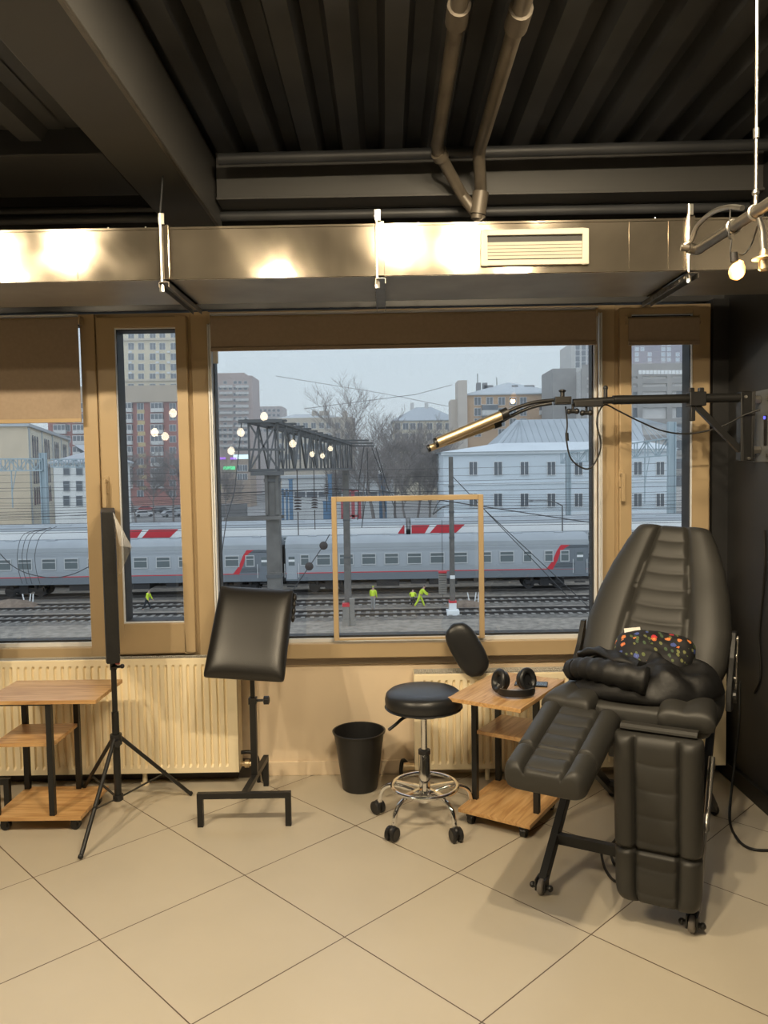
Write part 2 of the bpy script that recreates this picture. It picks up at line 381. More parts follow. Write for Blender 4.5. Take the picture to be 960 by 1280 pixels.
fixed_window(2, xc1b, xm3b, xb0-xc1b, xm3b-xb1, 'big fixed window in the middle overlooking the trains', ZG)
def casement(n, x0, x1, gx0, gx1, gtop, gbot, pyx, label, hx, hy, blind_side):
    w = window(n, label); f = MB()
    rect_frame(f, x0+.001, x1-.001, ZS, ZH, GF+.012, D+.08, .028, .028, .045, .03); f.build('frame', M['frame'], w, bevel=.003)
    s = MB(); sy = GF-.022; z0, z1 = ZS+.047, ZH-.02
    zt, zb = az((gx0+gx1)/2, gtop, sy+.03), az((gx0+gx1)/2, gbot, sy+.03)
    rect_frame(s, x0+.016, x1-.016, z0, z1, sy, D+.03, gx0-x0-.016, x1-.016-gx1, zb-z0, z1-zt)
    sash = s.build('sash', M['frame'], w, bevel=.005)
    g = MB(); rect_frame(g, gx0, gx1, zb, zt, sy+.018, D+.028, .010, .010, .010, .010); g.build('gasket', M['gasket'], sash)
    g = MB(); rect_frame(g, gx0+.001, gx1-.001, zb+.001, zt-.001, sy+.004, sy+.018, .006, .006, .007, .004); g.build('bead', M['white_plastic'], sash)
    MB().b2((gx0+.006, GY-.012, zb+.006), (gx1-.006, GY-.009, zt-.006)).build('pane', M['glass'], sash)
    hp = at(hx, hy, sy); h = MB().b2((hp.x-.013, sy-.008, hp.z-.045), (hp.x+.013, sy, hp.z+.045)); h.cyl(hp+V((0,-.03,.018)), hp+V((0,0,.018)), .011)
    h.bar(hp+V((0,-.036,.028)), hp+V((0,-.036,-.115)), .020, .016); h.build('handle', M['frame'], sash, bevel=.004)
    for py in (gtop-28 if gtop < 420 else 402, gbot+12):                         # corner fittings
        for xx in (x0+.045, x1-.045):
            pass
    return w, (zb, zt, sy)
g1x0, g1x1 = ax(150, 600, GF), ax(227.5, 600, GF)
casement(3, xm1b, xc1b, g1x0, g1x1, 414, 781, 0, 'narrow tilting window between the left and middle windows', 133.5, 606, 0)
g2x0, g2x1 = ax(786.5, 600, GF), ax(863.5, 600, GF)
w4, (zb4, zt4, sy4) = casement(4, xm3b, xc2b, g2x0, g2x1, 408, 781, 0, 'narrow tilting window beside the dark wall', 776.5, 598, 0)
# strip below the windows: shade under the profiles painted as darker brown
M['shadow_trim'] = mat('painted shadow strip', (.36,.29,.22), .6)
struct(tag(MB().b2((XW, D-.018, ZS-.045), (XR, D+.1, ZS)).build('trim_4', M['shadow_trim'], fix=True, bevel=.002), 'brown strip painted as the shadow under the window profiles'))
# side rails of the blind
def guide(px0, py0, py1, name='blind_guide'):
    p = at(px0, py0, GF-.012); q = at(px0, py1, GF-.012)
    return p, q

# roller blinds
def blind(x0, x1, ytop, ybot, pxm, Y, label, cassette=True):
    zt, zb = az(pxm, ytop, Y), az(pxm, ybot, Y)
    r = empty('roller_blind', ((x0+x1)/2, Y, zb), label, 'blind', 'roller blinds')
    c = MB(); c.cyl((x0, Y, zt-.016), (x1, Y, zt-.016), .017, seg=18)
    for x in (x0-.006, x1): c.b2((x, Y-.022, zt-.038), (x+.006, Y+.03, zt+.004))
    c.build('roller', M['blind'] if not cassette else M['frame'], r, smooth=40)
    MB().b2((x0+.003, Y-.020, zb+.012), (x1-.003, Y-.0185, zt-.012)).build('fabric', M['blind'], r)
    MB().b2((x0+.002, Y-.025, zb), (x1-.002, Y-.014, zb+.020)).build('bottom_bar', M['frame'] if ybot > 500 else M['blind'], r, bevel=.003)
    return r, zb, zt
r, zb, zt = blind(XW+.08, ax(103, 460, GF-.02), 397, 529, 60, GF-.03, 'wide brown roller blind drawn a third of the way down the left window')
MB().b2((XW+.08, GF-.056, zt+.004), (ax(101, 400, GF), GF-.016, zt+.010)).build('rail', M['white_plastic'], r)
r, zb, zt = blind(ax(264, 420, GF-.02), ax(744, 420, GF-.02), 391, 436, 505, GF-.03, 'wide brown roller blind rolled almost up at the top of the big middle window')
x0, x1 = ax(264, 420, GF-.03), ax(746, 420, GF-.03)
MB().b2((x0, GF-.056, zt+.004), (x1, GF-.016, zt+.010)).build('rail', M['white_plastic'], r)
for xx, pa, pb in ((ax(266.5, 600, GF-.015), 402, 797), (ax(750.5, 600, GF-.015), 396, 791)):
    MB().b2((xx-.009, GF-.022, az(500, pb, GF)), (xx-.003, GF, az(500, pa, GF))).b2((xx+.003, GF-.022, az(500, pb, GF)), (xx+.009, GF, az(500, pa, GF))).b2((xx-.009, GF-.010, az(500, pb, GF)), (xx+.009, GF, az(500, pa, GF))).build('guide_rail', M['white_plastic'], r)
MB().b2((x0+.004, GF-.02, az(264, 455, GF)), (x0+.028, GF-.008, az(264, 407, GF))).build('guide_rail', M['white_plastic'], r)
r, zb, zt = blind(ax(783, 410, sy4), ax(873, 410, sy4), 396, 432, 826, sy4-.005, 'small brown roller blind at the top of the narrow window beside the dark wall')

# loose wooden frame on the sill
p0 = at(412.5, 621, GF-.02); p1 = at(604, 617, GF-.02); zb = az(505, 799, GF-.02)
r = empty('wooden_frame', ((p0.x+p1.x)/2, GF-.02, zb), 'slim pale wooden frame standing upright on the sill of the big window', 'frame')
w_ = .026; yy0, yy1 = GF-.030, GF-.004
for a_, b_ in (((p0.x+.006, yy0, zb), (p0.x+.006+w_, yy1, p0.z)), ((p1.x-w_, yy0, zb), (p1.x, yy1, p0.z))): MB().b2(a_, b_).build('upright', M['frame'], r, bevel=.003)
MB().b2((p0.x+.006+w_, yy0, p0.z-w_), (p1.x-w_, yy1, p0.z)).build('rail', M['frame'], r, bevel=.003)
MB().b2((p0.x+.006+w_, yy0, zb), (p1.x-w_, yy1, zb+.012)).build('rail', M['frame'], r, bevel=.003)

# ------------------------------------------------------------------ radiators
def radiator(x0, x1, z0, z1, label):
    yf, yb = 3.955, 4.072
    r = empty('panel_radiator', ((x0+x1)/2, (yf+yb)/2, z0), label, 'radiator', 'panel radiators')
    rings = []; p = .0375; n = int((x1-x0-.05)/p); xs = x0+.025+((x1-x0-.05)-n*p)/2
    prof = [(x0, 0)]
    for k in range(n): a = xs+k*p; prof += [(a+.001, 0), (a+.006, .014), (a+.0135, .014), (a+.0185, 0)]
    prof.append((x1, 0))
    m = MB()
    def ring(z, dep): return [V((x, yf+d*dep, z)) for x, d in prof] + [V((x1, yf+.016, z)), V((x0, yf+.016, z))]
    zs = [(z0+.004, 0), (z0+.030, 0), (z0+.045, 1), (z1-.045, 1), (z1-.030, 0), (z1-.006, 0)]
    m.loft([ring(z, d) for z, d in zs])
    m.build('front_panel', M['radiator'], r, bevel=0)
    m = MB(); m.b2((x0, yf+.004, z0), (x0+.004, yb, z1)).b2((x1-.004, yf+.004, z0), (x1, yb, z1)); m.b2((x0, yf+.002, z1-.008), (x1, yf+.014, z1)); m.build('side_cover', M['radiator'], r, bevel=.002)
    MB().b2((x0+.01, yb-.018, z0), (x1-.01, yb-.004, z1-.01)).build('back_panel', M['radiator'], r)
    g = MB(); k = 0
    x = x0+.006
    while x < x1-.008: g.b2((x, yf+.014, z1-.010), (x+.0045, yb, z1-.002)); x += .011
    for y in (yf+.016, (yf+yb)/2+.012, yb-.006): g.b2((x0+.004, y-.004, z1-.009), (x1-.004, y+.004, z1))
    g.build('top_grille', M['grille'], r)
    return r
xl1 = ax(297, 900, 3.955)
rl = radiator(-2.75, xl1, .072, .668, 'long cream ribbed panel radiator under the left windows')
lp = ax(181, 990, 3.99)
MB().cyl((lp, 4.0, 0), (lp, 4.0, .075), .012).cyl((lp, 4.0, 0), (lp, 4.0, .012), .022).build('foot', M['radiator'], rl, smooth=40)
MB().cyl((-2.4, 4.0, 0), (-2.4, 4.0, .075), .012).build('foot', M['radiator'], rl, smooth=40)
v = MB(); vy = 4.02
v.tube(smoothpath([(xl1+.002, vy, .155), (xl1+.05, vy, .155), (xl1+.085, vy-.01, .13), (xl1+.09, vy-.01, .06), (xl1+.09, vy-.01, 0)]), .010)
v.build('supply_pipe', M['black_plastic'], rl, smooth=40)
MB().cyl((xl1, vy, .095), (xl1+.055, vy, .095), .013).cyl((xl1+.02, vy, .095), (xl1+.04, vy, .095), .02).build('valve', M['brass'], rl, smooth=40)
MB().tube(smoothpath([(xl1+.055, vy, .095), (xl1+.10, vy, .08), (xl1+.12, vy, 0)]), .010).build('supply_pipe', M['black_plastic'], rl, smooth=40)
xr0 = ax(518, 900, 3.955)
rr = radiator(xr0, 1.712, .068, .566, 'lower cream ribbed panel radiator behind the stool and the right table')
for x in (.5, 1.6): MB().cyl((x, 4.0, 0), (x, 4.0, .075), .012).build('foot', M['radiator'], rr, smooth=40)
vp = at(512, 958, 4.02)
MB().cyl(vp+V((-.02,0,0)), vp+V((.06,0,0)), .016).cyl(vp+V((-.03,0,0)), vp+V((0,0,0)), .022).build('valve', M['brass'], rr, smooth=40)
MB().tube(smoothpath([vp+V((-.01,.01,.01)), vp+V((-.035,.01,.03)), vp+V((-.045,.01,-.02)), vp+V((-.04,.01,-.07)), V((vp.x-.04, vp.y+.01, 0))]), .010).build('supply_pipe', M['black_plastic'], rr, smooth=40)
from mathutils import noise as NZ
# ------------------------------------------------------------------ side tables (built once, copied)
def make_table():
    t = empty('side_table', (0,0,0), 'x', 'table', 'small oak tables on wheels'); W = .345
    MB().b2((0, 0, .589), (.52, W, .607)).build('tabletop', M['wood'], t, bevel=.0015)
    MB().b2((.088, .0, .058), (.492, W, .076)).build('base_board', M['wood'], t, bevel=.0015)
    MB().b2((.215, .035, .385), (.492, W-.035, .402)).build('shelf', M['wood'], t, bevel=.0015)
    for x in (.222, .476):
        for y in (.022, W-.022): MB().b2((x-.0125, y-.0125, .076), (x+.0125, y+.0125, .589)).build('leg', M['black_metal'], t, bevel=.001)
    for y in (.01, W-.034): MB().b2((.209, y, .581), (.489, y+.024, .589)).build('rail', M['black_metal'], t)
    for x in (.13, .45):
        for y in (.045, W-.045):
            c = MB(); c.cyl((x, y-.012, .022), (x, y+.012, .022), .022, seg=18).b2((x-.016, y-.018, .036), (x+.016, y+.018, .058)); c.b2((x-.010, y-.017, .018), (x+.012, y-.013, .045)).b2((x-.010, y+.013, .018), (x+.012, y+.017, .045))
            c.build('caster', M['black_plastic'], t, smooth=40)
    return t
t1 = make_table(); t1.location = (-1.303, 3.805, 0); t1.rotation_euler = (0, 0, PI-.01)
t1['label'] = 'oak topped side table on wheels with nothing on it, in front of the long radiator'
t2 = copy_tree(t1); t2.location = (.545, 3.228, 0); t2.rotation_euler = (0, 0, math.atan2(.84, .54))
t2['label'] = 'oak topped side table on wheels holding the headphones, between stool and reclining chair'

# ------------------------------------------------------------------ arm rest stands
def make_stand():
    s = empty('armrest_stand', (0,0,0), 'x', 'stand', 'black armrest stands'); B = M['black_metal']; k = .026
    MB().b2((-.213, -k/2, .130), (.213, k/2, .156)).build('front_bar', B, s, bevel=.001)
    for x in (-.2, .2): MB().b2((x-k/2, -k/2, 0), (x+k/2, k/2, .13)).build('foot', B, s, bevel=.001)
    MB().bar((.0, .013, .143), (.03, .455, .143), k).build('spine', B, s)
    MB().b2((.03-k/2, .455-k/2, 0), (.03+k/2, .455+k/2, .156)).build('foot', B, s, bevel=.001)
    px, py = .014, .215
    MB().b2((px-.015, py-.015, .156), (px+.015, py+.015, .50)).build('outer_post', B, s, bevel=.001)
    MB().b2((px-.010, py-.010, .48), (px+.010, py+.010, .70)).b2((px-.019, py-.019, .50), (px+.019, py+.019, .53)).build('inner_post', B, s, bevel=.001)
    kb = MB(); kb.cyl((px+.015, py, .515), (px+.055, py, .515), .006)
    ring = [(.010, .05), (.021, .054), (.021, .076), (.012, .080)]
    kb.lathe(ring, (px, py, .515), Matrix.Rotation(PI/2, 3, 'Y'), 10); kb.build('clamp_knob', M['black_plastic'], s, smooth=35)
    # pad: cushion tilted back, front towards the viewer
    R = Matrix.Rotation(math.radians(-31), 3, 'X') @ Matrix.Rotation(math.radians(4.5), 3, 'Y')
    c = V((px, py-.012, .845)); m = MB(); hw, hh, th = .187, .230, .075; n = 15
    def sq(a, b, e): return (abs(a)**e+abs(b)**e)**(1/e)
    rings = []
    for sgn in (1,):
        gridv = []
        for j in range(n):
            for i in range(n):
                a, b = -1+2*i/(n-1), -1+2*j/(n-1)
                bulge = (1-abs(a)**5)*(1-abs(b)**5)
                taper = 1 - .02*b
                gridv.append(c + R @ V((a*hw*taper, -th*.5*(.22+.78*bulge**.6) - .004, b*hh)))
        fs = [(j*n+i, j*n+i+1, (j+1)*n+i+1, (j+1)*n+i) for j in range(n-1) for i in range(n-1)]
        back = []
        for j in range(n):
            for i in range(n):
                a, b = -1+2*i/(n-1), -1+2*j/(n-1)
                back.append(c + R @ V((a*hw*(1-.02*b), th*.42*min(1, .3+4*(1-max(abs(a), abs(b)))), b*hh)))
        o = len(gridv); bf = [(o+j*n+i, o+(j+1)*n+i, o+(j+1)*n+i+1, o+j*n+i+1) for j in range(n-1) for i in range(n-1)]
        per = [i for i in range(n)] + [j*n+n-1 for j in range(1, n)] + [(n-1)*n+i for i in range(n-2, -1, -1)] + [j*n for j in range(n-2, 0, -1)]
        sf = [(per[q], per[(q+1) % len(per)], o+per[(q+1) % len(per)], o+per[q]) for q in range(len(per))]
        m.add(gridv+back, fs+bf+sf)
    pad = m.build('pad', M['gloss_leather'], s, smooth=70)
    sb = pad.modifiers.new('subsurf', 'SUBSURF'); sb.levels = sb.render_levels = 1
    MB().box(c+R @ V((0, .046, -.03)), (.16, .022, .20), R).bar((px, py, .69), c+R @ V((0, .05, -.03)), .022).build('pad_bracket', B, s)
    # folds of gathered vinyl at the upper right corner of the pad
    f = MB()
    for q in range(4): f.ball(c+R @ V((hw+.002, .006+.006*q, hh-.035-.033*q)), (.010, .016, .024), 10, R)
    f.build('gathered_cover', M['gloss_leather'], pad, smooth=60)
    return s
s1 = make_stand(); s1.location = (-.668, 3.51, 0); s1['label'] = 'black vinyl armrest pad on a metal stand, in front of the middle mullion'
s2 = copy_tree(s1); s2.location = (-2.30, 3.745, 0); s2.rotation_euler = (0, 0, -PI/2); s2['label'] = 'black metal foot of a stand at the left edge, beside the empty oak table'
del s1['group']; del s2['group']

# ------------------------------------------------------------------ tripod with the soft light panel seen edge on
tp = empty('light_stand', (-1.283, 3.63, 0), 'black tripod light stand with a tall panel seen edge on, by the left windows', 'light stand')
P = V((-1.283, 3.63, 0)); B = M['black_metal']
MB().cyl(P+V((0,0,.075)), P+V((0,0,.50)), .0165).cyl(P+V((0,0,.50)), P+V((0,0,.72)), .0125).build('pole', B, tp, smooth=40)
for za_, zb2, rc in ((.345, .395, .027), (.08, .105, .024)): MB().cyl(P+V((0,0,za_)), P+V((0,0,zb2)), rc, seg=14).build('collar', M['black_plastic'], tp, smooth=40)
MB().cyl(P+V((.01,-.02,.36)), P+V((.022,-.045,.36)), .015, seg=10).build('lock_knob', M['black_plastic'], tp, smooth=40)
for ang, R_ in ((-93, .41), (38, .36), (144, .33)):
    d = V((math.cos(math.radians(ang)), math.sin(math.radians(ang)), 0))
    lg = MB().tube([P+d*.02+V((0,0,.375)), P+d*R_+V((0,0,.010))], .0095, 10).build('leg', B, tp, smooth=40)
    MB().ball(P+d*R_+V((0,0,.012)), .012, 10).build('rubber_foot', M['black_plastic'], lg, smooth=60)
    q = P+d*(.02+(R_-.02)*.62)+V((0,0,.375-.365*.62))
    MB().bar(P+d*.02+V((0,0,.092)), q, .011, .004).cyl(q-V((0,0,.012)), q+V((0,0,.012)), .006).build('brace', B, lg)
z0, z1 = .745, 1.435
vd = V((P.x, P.y, 0)).normalized(); sd = V((vd.y, -vd.x, 0)); thk = .062
Rp = Matrix((sd, vd, V((0,0,1)))).transposed()
pc = P + vd*.16
MB().box(pc+V((0,0,(z0+z1)/2)), (thk*.72, .44, z1-z0), Rp).build('panel', M['black_plastic'], tp, bevel=.006)
sk = MB(); ring = lambda y, w, dz: [pc+Rp @ V((sx*w/2, y, z)) for sx, z in ((-1, z0-dz), (1, z0-dz), (1, z1+dz), (-1, z1+dz))]
sk.loft([ring(-.224, thk*.9, .003), ring(-.19, thk*1.02, .005), ring(.19, thk*1.02, .005), ring(.224, thk*.9, .003)]); sk.build('fabric_cover', M['cloth'], tp, bevel=.004)
MB().cyl(P+V((0,0,.70)), P+V((0,0,.745)), .016).cyl(P+V((.0,-.02,.715)), P+V((.045,-.02,.72)), .007).ball(P+V((.048,-.02,.72)), .011, 10).build('mount', M['black_plastic'], tp, smooth=40)
MB().cyl(P+V((.02,-.02,.735)), P+V((.036,-.02,.735)), .008).build('indicator', mat('dull red plastic', (.35,.05,.04), .4), tp)
a0 = at(141, 640, 3.5); a1 = at(165, 684, 3.5); a2 = at(148, 722, 3.5); am = (a0+a1+a2)/3
f = MB(); f.add([a0, a1, a2, am+V((.0,-.02,0)), a0+V((0,.0025,0)), a1+V((0,.0025,0)), a2+V((0,.0025,0)), am+V((0,-.0175,0))], [(0,1,3),(1,2,3),(2,0,3),(4,7,5),(5,7,6),(6,7,4),(0,4,5,1),(1,5,6,2),(2,6,4,0)])
f.build('diffuser_flap', M['film'], tp)

# ------------------------------------------------------------------ bin
bc = V((at(449, 930, 3.92).x, 3.92, 0)); bh = .298
bn = empty('waste_bin', bc, 'empty black round waste bin against the wall left of the stool', 'bin')
MB().lathe([(.083, 0), (.088, .004), (.126, bh-.012), (.133, bh-.010), (.135, bh-.002), (.131, bh), (.126, bh-.002), (.120, bh-.03), (.084, .010), (.0, .008)], bc, seg=40).build('bucket', M['black_plastic'], bn, smooth=35)

# ------------------------------------------------------------------ rolling stool
sc_ = V((.155, 3.525, 0)); st = empty('rolling_stool', sc_, 'round black padded stool on a chrome five wheel base', 'stool')
MB().lathe([(0, .522), (.12, .520), (.163, .528), (.174, .545), (.1755, .572), (.170, .594), (.155, .606), (.11, .613), (0, .6155)], sc_, seg=48).build('seat', M['seat_leather'], st, smooth=60)
MB().lathe([(.1752, .532), (.1775, .535), (.1752, .538)], sc_, seg=48).build('piping', M['seat_leather'], st, smooth=60)
MB().cyl(sc_+V((0,0,.505)), sc_+V((0,0,.523)), .10, .11).build('seat_plate', M['black_metal'], st)
MB().tube(smoothpath([sc_+V((-.03,-.02,.508)), sc_+V((-.09,-.05,.50)), sc_+V((-.13,-.08,.478)), sc_+V((-.16,-.10,.462))]), 0.0075, 8).build('height_lever', M['black_plastic'], st, smooth=50)
MB().cyl(sc_+V((0,0,.30)), sc_+V((0,0,.51)), .0145).build('gas_rod', M['chrome'], st, smooth=40)
MB().lathe([(.026, .13), (.026, .315), (.022, .32), (.022, .332), (.0, .332)], sc_).build('gas_cylinder', M['chrome'], st, smooth=40)
MB().lathe([(.024, .315), (.0275, .316), (.0275, .335), (.016, .338)], sc_).build('collar', M['black_plastic'], st, smooth=40)
MB().tube([sc_+V((.148*math.cos(2*PI*k/48), .148*math.sin(2*PI*k/48), .168)) for k in range(48)], .0095, 10, True).build('foot_ring', M['chrome'], st, smooth=60)
MB().lathe([(.030, .095), (.034, .10), (.034, .135), (.027, .15)], sc_).build('hub', M['chrome'], st, smooth=40)
for k in range(5):
    a = math.radians(-58+72*k); d = V((math.cos(a), math.sin(a), 0)); n_ = V((-d.y, d.x, 0))
    MB().tube(smoothpath([sc_+d*.02+V((0,0,.128)), sc_+d*.09+V((0,0,.145)), sc_+d*.155+V((0,0,.150)), sc_+d*.205+V((0,0,.125)), sc_+d*.222+V((0,0,.075)), sc_+d*.224+V((0,0,.060))]), .0115, 12).build('leg', M['chrome'], st, smooth=50)
    MB().bar(sc_+d*.02+V((0,0,.163)), sc_+d*.143+V((0,0,.168)), .016, .008).build('spoke', M['chrome'], st)
    c = sc_+d*.225; ry = random.uniform(-.5, .5); w = (Matrix.Rotation(ry, 3, 'Z') @ n_)
    m = MB(); fw_ = w.cross(V((0,0,1)))
    for sgn in (-1, 1): m.lathe([(.0, -.008), (.024, -.010), (.031, -.005), (.031, .005), (.024, .010), (.0, .008)], c+w*(sgn*.0155)+V((0,0,.031))+fw_*.012, Matrix((fw_, V((0,0,1)), w)).transposed(), 22)
    m.ball(c+V((0,0,.044))+fw_*.010, (.024, .024, .022), 12); m.cyl(c+V((0,0,.04)), c+V((0,0,.068)), .010)
    m.build('caster', M['black_plastic'], st, smooth=40)

# ------------------------------------------------------------------ loose oval cushion leaning on the sill
pa, pb = at(597, 836, 3.975), at(569, 786, 4.0)
axd = (at(600, 843, 3.955)-at(566, 783, 3.985)); Lc = axd.length; axd.normalize()
cc = (at(600, 843, 3.955)+at(566, 783, 3.985))/2 + V((0, -.035, .012))
nx = axd.cross(V((0,-1,0))).normalized(); ny = axd.cross(nx)
m = MB(); rings = []; N_ = 18
for k in range(N_):
    s = -1+2*(k+.02)/(N_-.96); w = (1-abs(s)**3.2)**.42
    ring = []
    for q in range(24):
        a = 2*PI*q/24; cx, sy = math.cos(a), math.sin(a)
        ex = math.copysign(abs(cx)**.75, cx)*.078*w; ey = math.copysign(abs(sy)**.9, sy)*.034*(.25+.75*w)
        ring.append(cc+axd*(s*Lc*.53)+nx*ex+ny*ey)
    rings.append(ring)
m.loft(rings)
cu = m.build('oval_cushion', M['seat_leather'], smooth=60); tag(cu, 'black oval cushion tilted against the window sill above the right radiator', 'cushion')

# ------------------------------------------------------------------ headphones and phone on the right table
hz = .607
hp = onz(646, 869, hz); root = empty('headphones', (hp.x, hp.y, hz), 'black over ear headphones lying on the oak table', 'headphones')
hc = onz(646, 868, hz+.01); hc.y += .01
ra = .079; pts = []
for k in range(25):
    a = math.radians(-188+196*k/24); pts.append(hc+V((ra*math.cos(a), ra*.86*math.sin(a)+.015, .012+ .010*max(0, math.sin(-a)*.3))))
m = MB(); rings = []
for i, p in enumerate(pts):
    t = (pts[min(i+1, 24)]-pts[max(i-1, 0)]).normalized(); o = t.cross(V((0,0,1))).normalized()
    e = min(1, min(i, 24-i)/5); hh = .009+.006*e
    rings.append([p+o*x+V((0,0,z)) for x, z in ((-.004,-hh),(.004,-hh),(.006,0),(.004,hh),(-.004,hh),(-.005,0))])
m.loft(rings); m.build('headband', M['black_plastic'], root, smooth=50)
m = MB(); m.loft([[v+V((0,0,0)) for v in (r[3]+V((0,0,.0004)), r[4]+V((0,0,.0004)), r[4]+V((0,0,.0016)), r[3]+V((0,0,.0016)))] for r in rings[4:-4]]); m.build('trim_strip', M['steel'], root)
for sx, rot in ((-1, -64), (1, 28)):
    c = hc+V((sx*(ra-.018 if sx < 0 else ra-.030), .030+.012*(sx > 0), .050))
    R = Matrix.Rotation(math.radians(rot), 3, 'Z') @ Matrix.Rotation(math.radians(90-14), 3, 'X') @ Matrix.Scale(1.22, 3)
    cup = MB().lathe([(0, -.020), (.028, -.018), (.036, -.010), (.037, .004)], c, R, 26).build('ear_cup', M['black_plastic'], root, smooth=50)
    MB().lathe([(.034, .002), (.040, .006), (.041, .014), (.036, .021), (.027, .021), (.021, .014), (.018, .006), (0, .005)], c, R @ Matrix.Diagonal((.92, 1.08, 1)), 26).build('ear_pad', M['seat_leather'], cup, smooth=60)
    MB().bar(c+V((sx*.012, -.004, -.012)), pts[1 if sx < 0 else 23]+V((0,0,.004)), .012, .010).build('yoke', M['black_plastic'], root)
ph = onz(664, 856, hz)
R = Matrix.Rotation(math.radians(-14), 3, 'Z')
po = empty('phone', (ph.x, ph.y, hz), 'dark smartphone lying flat on the oak table behind the headphones', 'phone')
MB().box((ph.x, ph.y, hz+.004), (.150, .072, .008), R).build('case', M['black_plastic'], po, bevel=.003)
MB().box((ph.x, ph.y, hz+.0083), (.140, .066, .0008), R).build('screen', mat('phone screen glass', (.02,.025,.03), .08), po)
# ------------------------------------------------------------------ reclining chair with two leg rests (local frame: x across, y to the rear)
CH = empty('reclining_chair', (0,0,0), 'dark grey padded reclining chair with two separate leg rests and a jacket on its seat', 'chair')
def pad(mb, o, U, A, N, L, hw, T, b=.45, ridges=6, amp=.010, groove=.018, curve=.02, endr=.10, nu=41, nt=64, split=None, bol=.012, cap=.25):
    o, U, A, N = V(o), V(U), V(A), V(N); rings = []
    for j in range(nt):
        t = j/(nt-1); e = min(t, 1-t)/endr; e = 1 if e >= 1 else max(0, 1-(1-e)**2)**.5
        if split:
            g = math.exp(-((t-split)/.014)**2)
        else: g = 0
        w = hw(t)*(1-.05*(1-e))*(1-.025*g); bb = b(t) if callable(b) else b; top, bot = [], []
        for i in range(nu):
            s = -1+2*i/(nu-1); u = s*w; q = abs(s)
            edge = max(0, 1-q**7)**.5
            h = T*.5*(cap+(1-cap)*edge*(.35+.65*e))
            h -= groove*math.exp(-((q-bb)/.045)**2)*(.3+.7*e)
            if q < bb:
                tt = t*ridges + curve*ridges*(1-(s/bb)**2)
                h += amp*(abs(math.sin(PI*tt))**.55 - .75)*min(1, (bb-q)/.10)*e
            else:
                mid, hwid = (bb+1)/2, (1-bb)/2
                h += bol*max(0, 1-((q-mid)/hwid)**2)*e
            h -= groove*1.1*g
            top.append(o+U*u+A*(t*L)+N*h)
        for i in range(nu-1, -1, -1):
            s = -1+2*i/(nu-1); edge = max(0, 1-abs(s)**8)**.5
            bot.append(o+U*(s*w)+A*(t*L)-N*(T*.5*(cap+(1-cap)*edge*(.5+.5*e))))
        rings.append(top+bot)
    return mb.loft(rings)
LE = M['leather']
# back rest
b0, b1 = V((.03, .50, .735)), V((.075, .865, 1.325)); A = (b1-b0).normalized(); U = V((1, 0, 0)); U = (U-A*U.dot(A)).normalized(); N = U.cross(A).normalized()
def hwb(t):
    P_ = [(0, .262), (.12, .288), (.32, .292), (.55, .266), (.72, .234), (.88, .192), (1, .150)]
    for (a, x), (c, y) in zip(P_, P_[1:]):
        if t <= c: k = (t-a)/(c-a); return x+(y-x)*k
    return P_[-1][1]
N = N if N.y < 0 else -N
m = MB(); pad(m, b0, U, A, N, (b1-b0).length, hwb, .095, b=lambda t: .47-.11*t, ridges=9, amp=.008, groove=.016, endr=.06, nt=110, nu=49, curve=.012)
m.build('backrest', LE, CH, smooth=75)
# seat: middle, two front lobes
m = MB(); pad(m, (.03, .06, .690), (1,0,0), (0,1,0), (0,0,1), .50, lambda t: .285+.015*math.sin(PI*t), .115, b=.52, ridges=1, amp=.004, groove=.012, endr=.16, bol=.018)
m.build('seat', LE, CH, smooth=75)
for sx, name in ((-1, 'seat_wing'), (1, 'seat_wing')):
    m = MB(); R = Matrix.Rotation(math.radians(-10 if sx < 0 else 4), 3, 'Z')
    pad(m, (.03+sx*.212, .015, .722), R @ V((1,0,0)), R @ V((0,1,0)), (sx*-.10, 0, 1), .34, lambda t: .098-.012*t, .085, b=.0, ridges=1, amp=0, groove=0, endr=.30, bol=.010, cap=.2, nu=25, nt=36)
    m.build(name, LE, CH, smooth=75)
# leg rests
def leg_rest(o, A, N, L, w0, w1, name):
    A, N = V(A).normalized(), V(N).normalized(); U = A.cross(N).normalized()
    if U.x < 0: U = -U
    N = N - A*N.dot(A); N.normalize()
    p = bpy.data.objects.new(name, None); COL.objects.link(p); p.parent = CH; ORG[p.name] = V((0,0,0))
    m = MB(); pad(m, o, U, A, N, L, lambda t: (w0+(w1-w0)*t)*(1-.10*max(0, (t-.9)/.1)**2), .088, b=.50, ridges=6.5, amp=.008, groove=.015, endr=.07, split=.68, nt=120, nu=45, curve=-.012, bol=.014)
    m.build('cushion', LE, p, smooth=75)
    b_ = MB(); c = V(o)+A*(L*.45)-N*.052; b_.box(c, (.16, .30, .012), Matrix((U, A, N)).transposed()); b_.build('backing_plate', M['black_metal'], p)
    return p
leg_rest((.158, -.030, .680), (.01, -.03, -1), (0, -1, .03), .585, .150, .142, 'leg_rest')
lr = leg_rest((-.125, .045, .690), (-.03, -.97, -.235), (0, -.235, .97), .455, .146, .140, 'leg_rest')
# rest frame arms
B = M['black_metal']
MB().bar((-.125, .10, .60), (-.13, -.20, .575), .03).bar((-.125, .30, .60), (-.125, .10, .60), .03).build('leg_rest_arm', B, CH)
MB().bar((.17, .30, .60), (.17, .02, .60), .03).bar((.17, .03, .60), (.17, .03, .35), .03).build('leg_rest_arm', B, CH)
m = MB(); fl_ = [[V((x, y, z)) for x, z in ((.03,z_),(.285,z_))] for y, z_ in ((.10,.650),(.06,.688),(.01,.704),(-.022,.704),(-.032,.696),(-.034,.689))]
m.loft([[r[0], r[1], r[1]+V((0,.006,-.006)), r[0]+V((0,.006,-.006))] for r in fl_]); m.build('seat_flap', LE, CH)
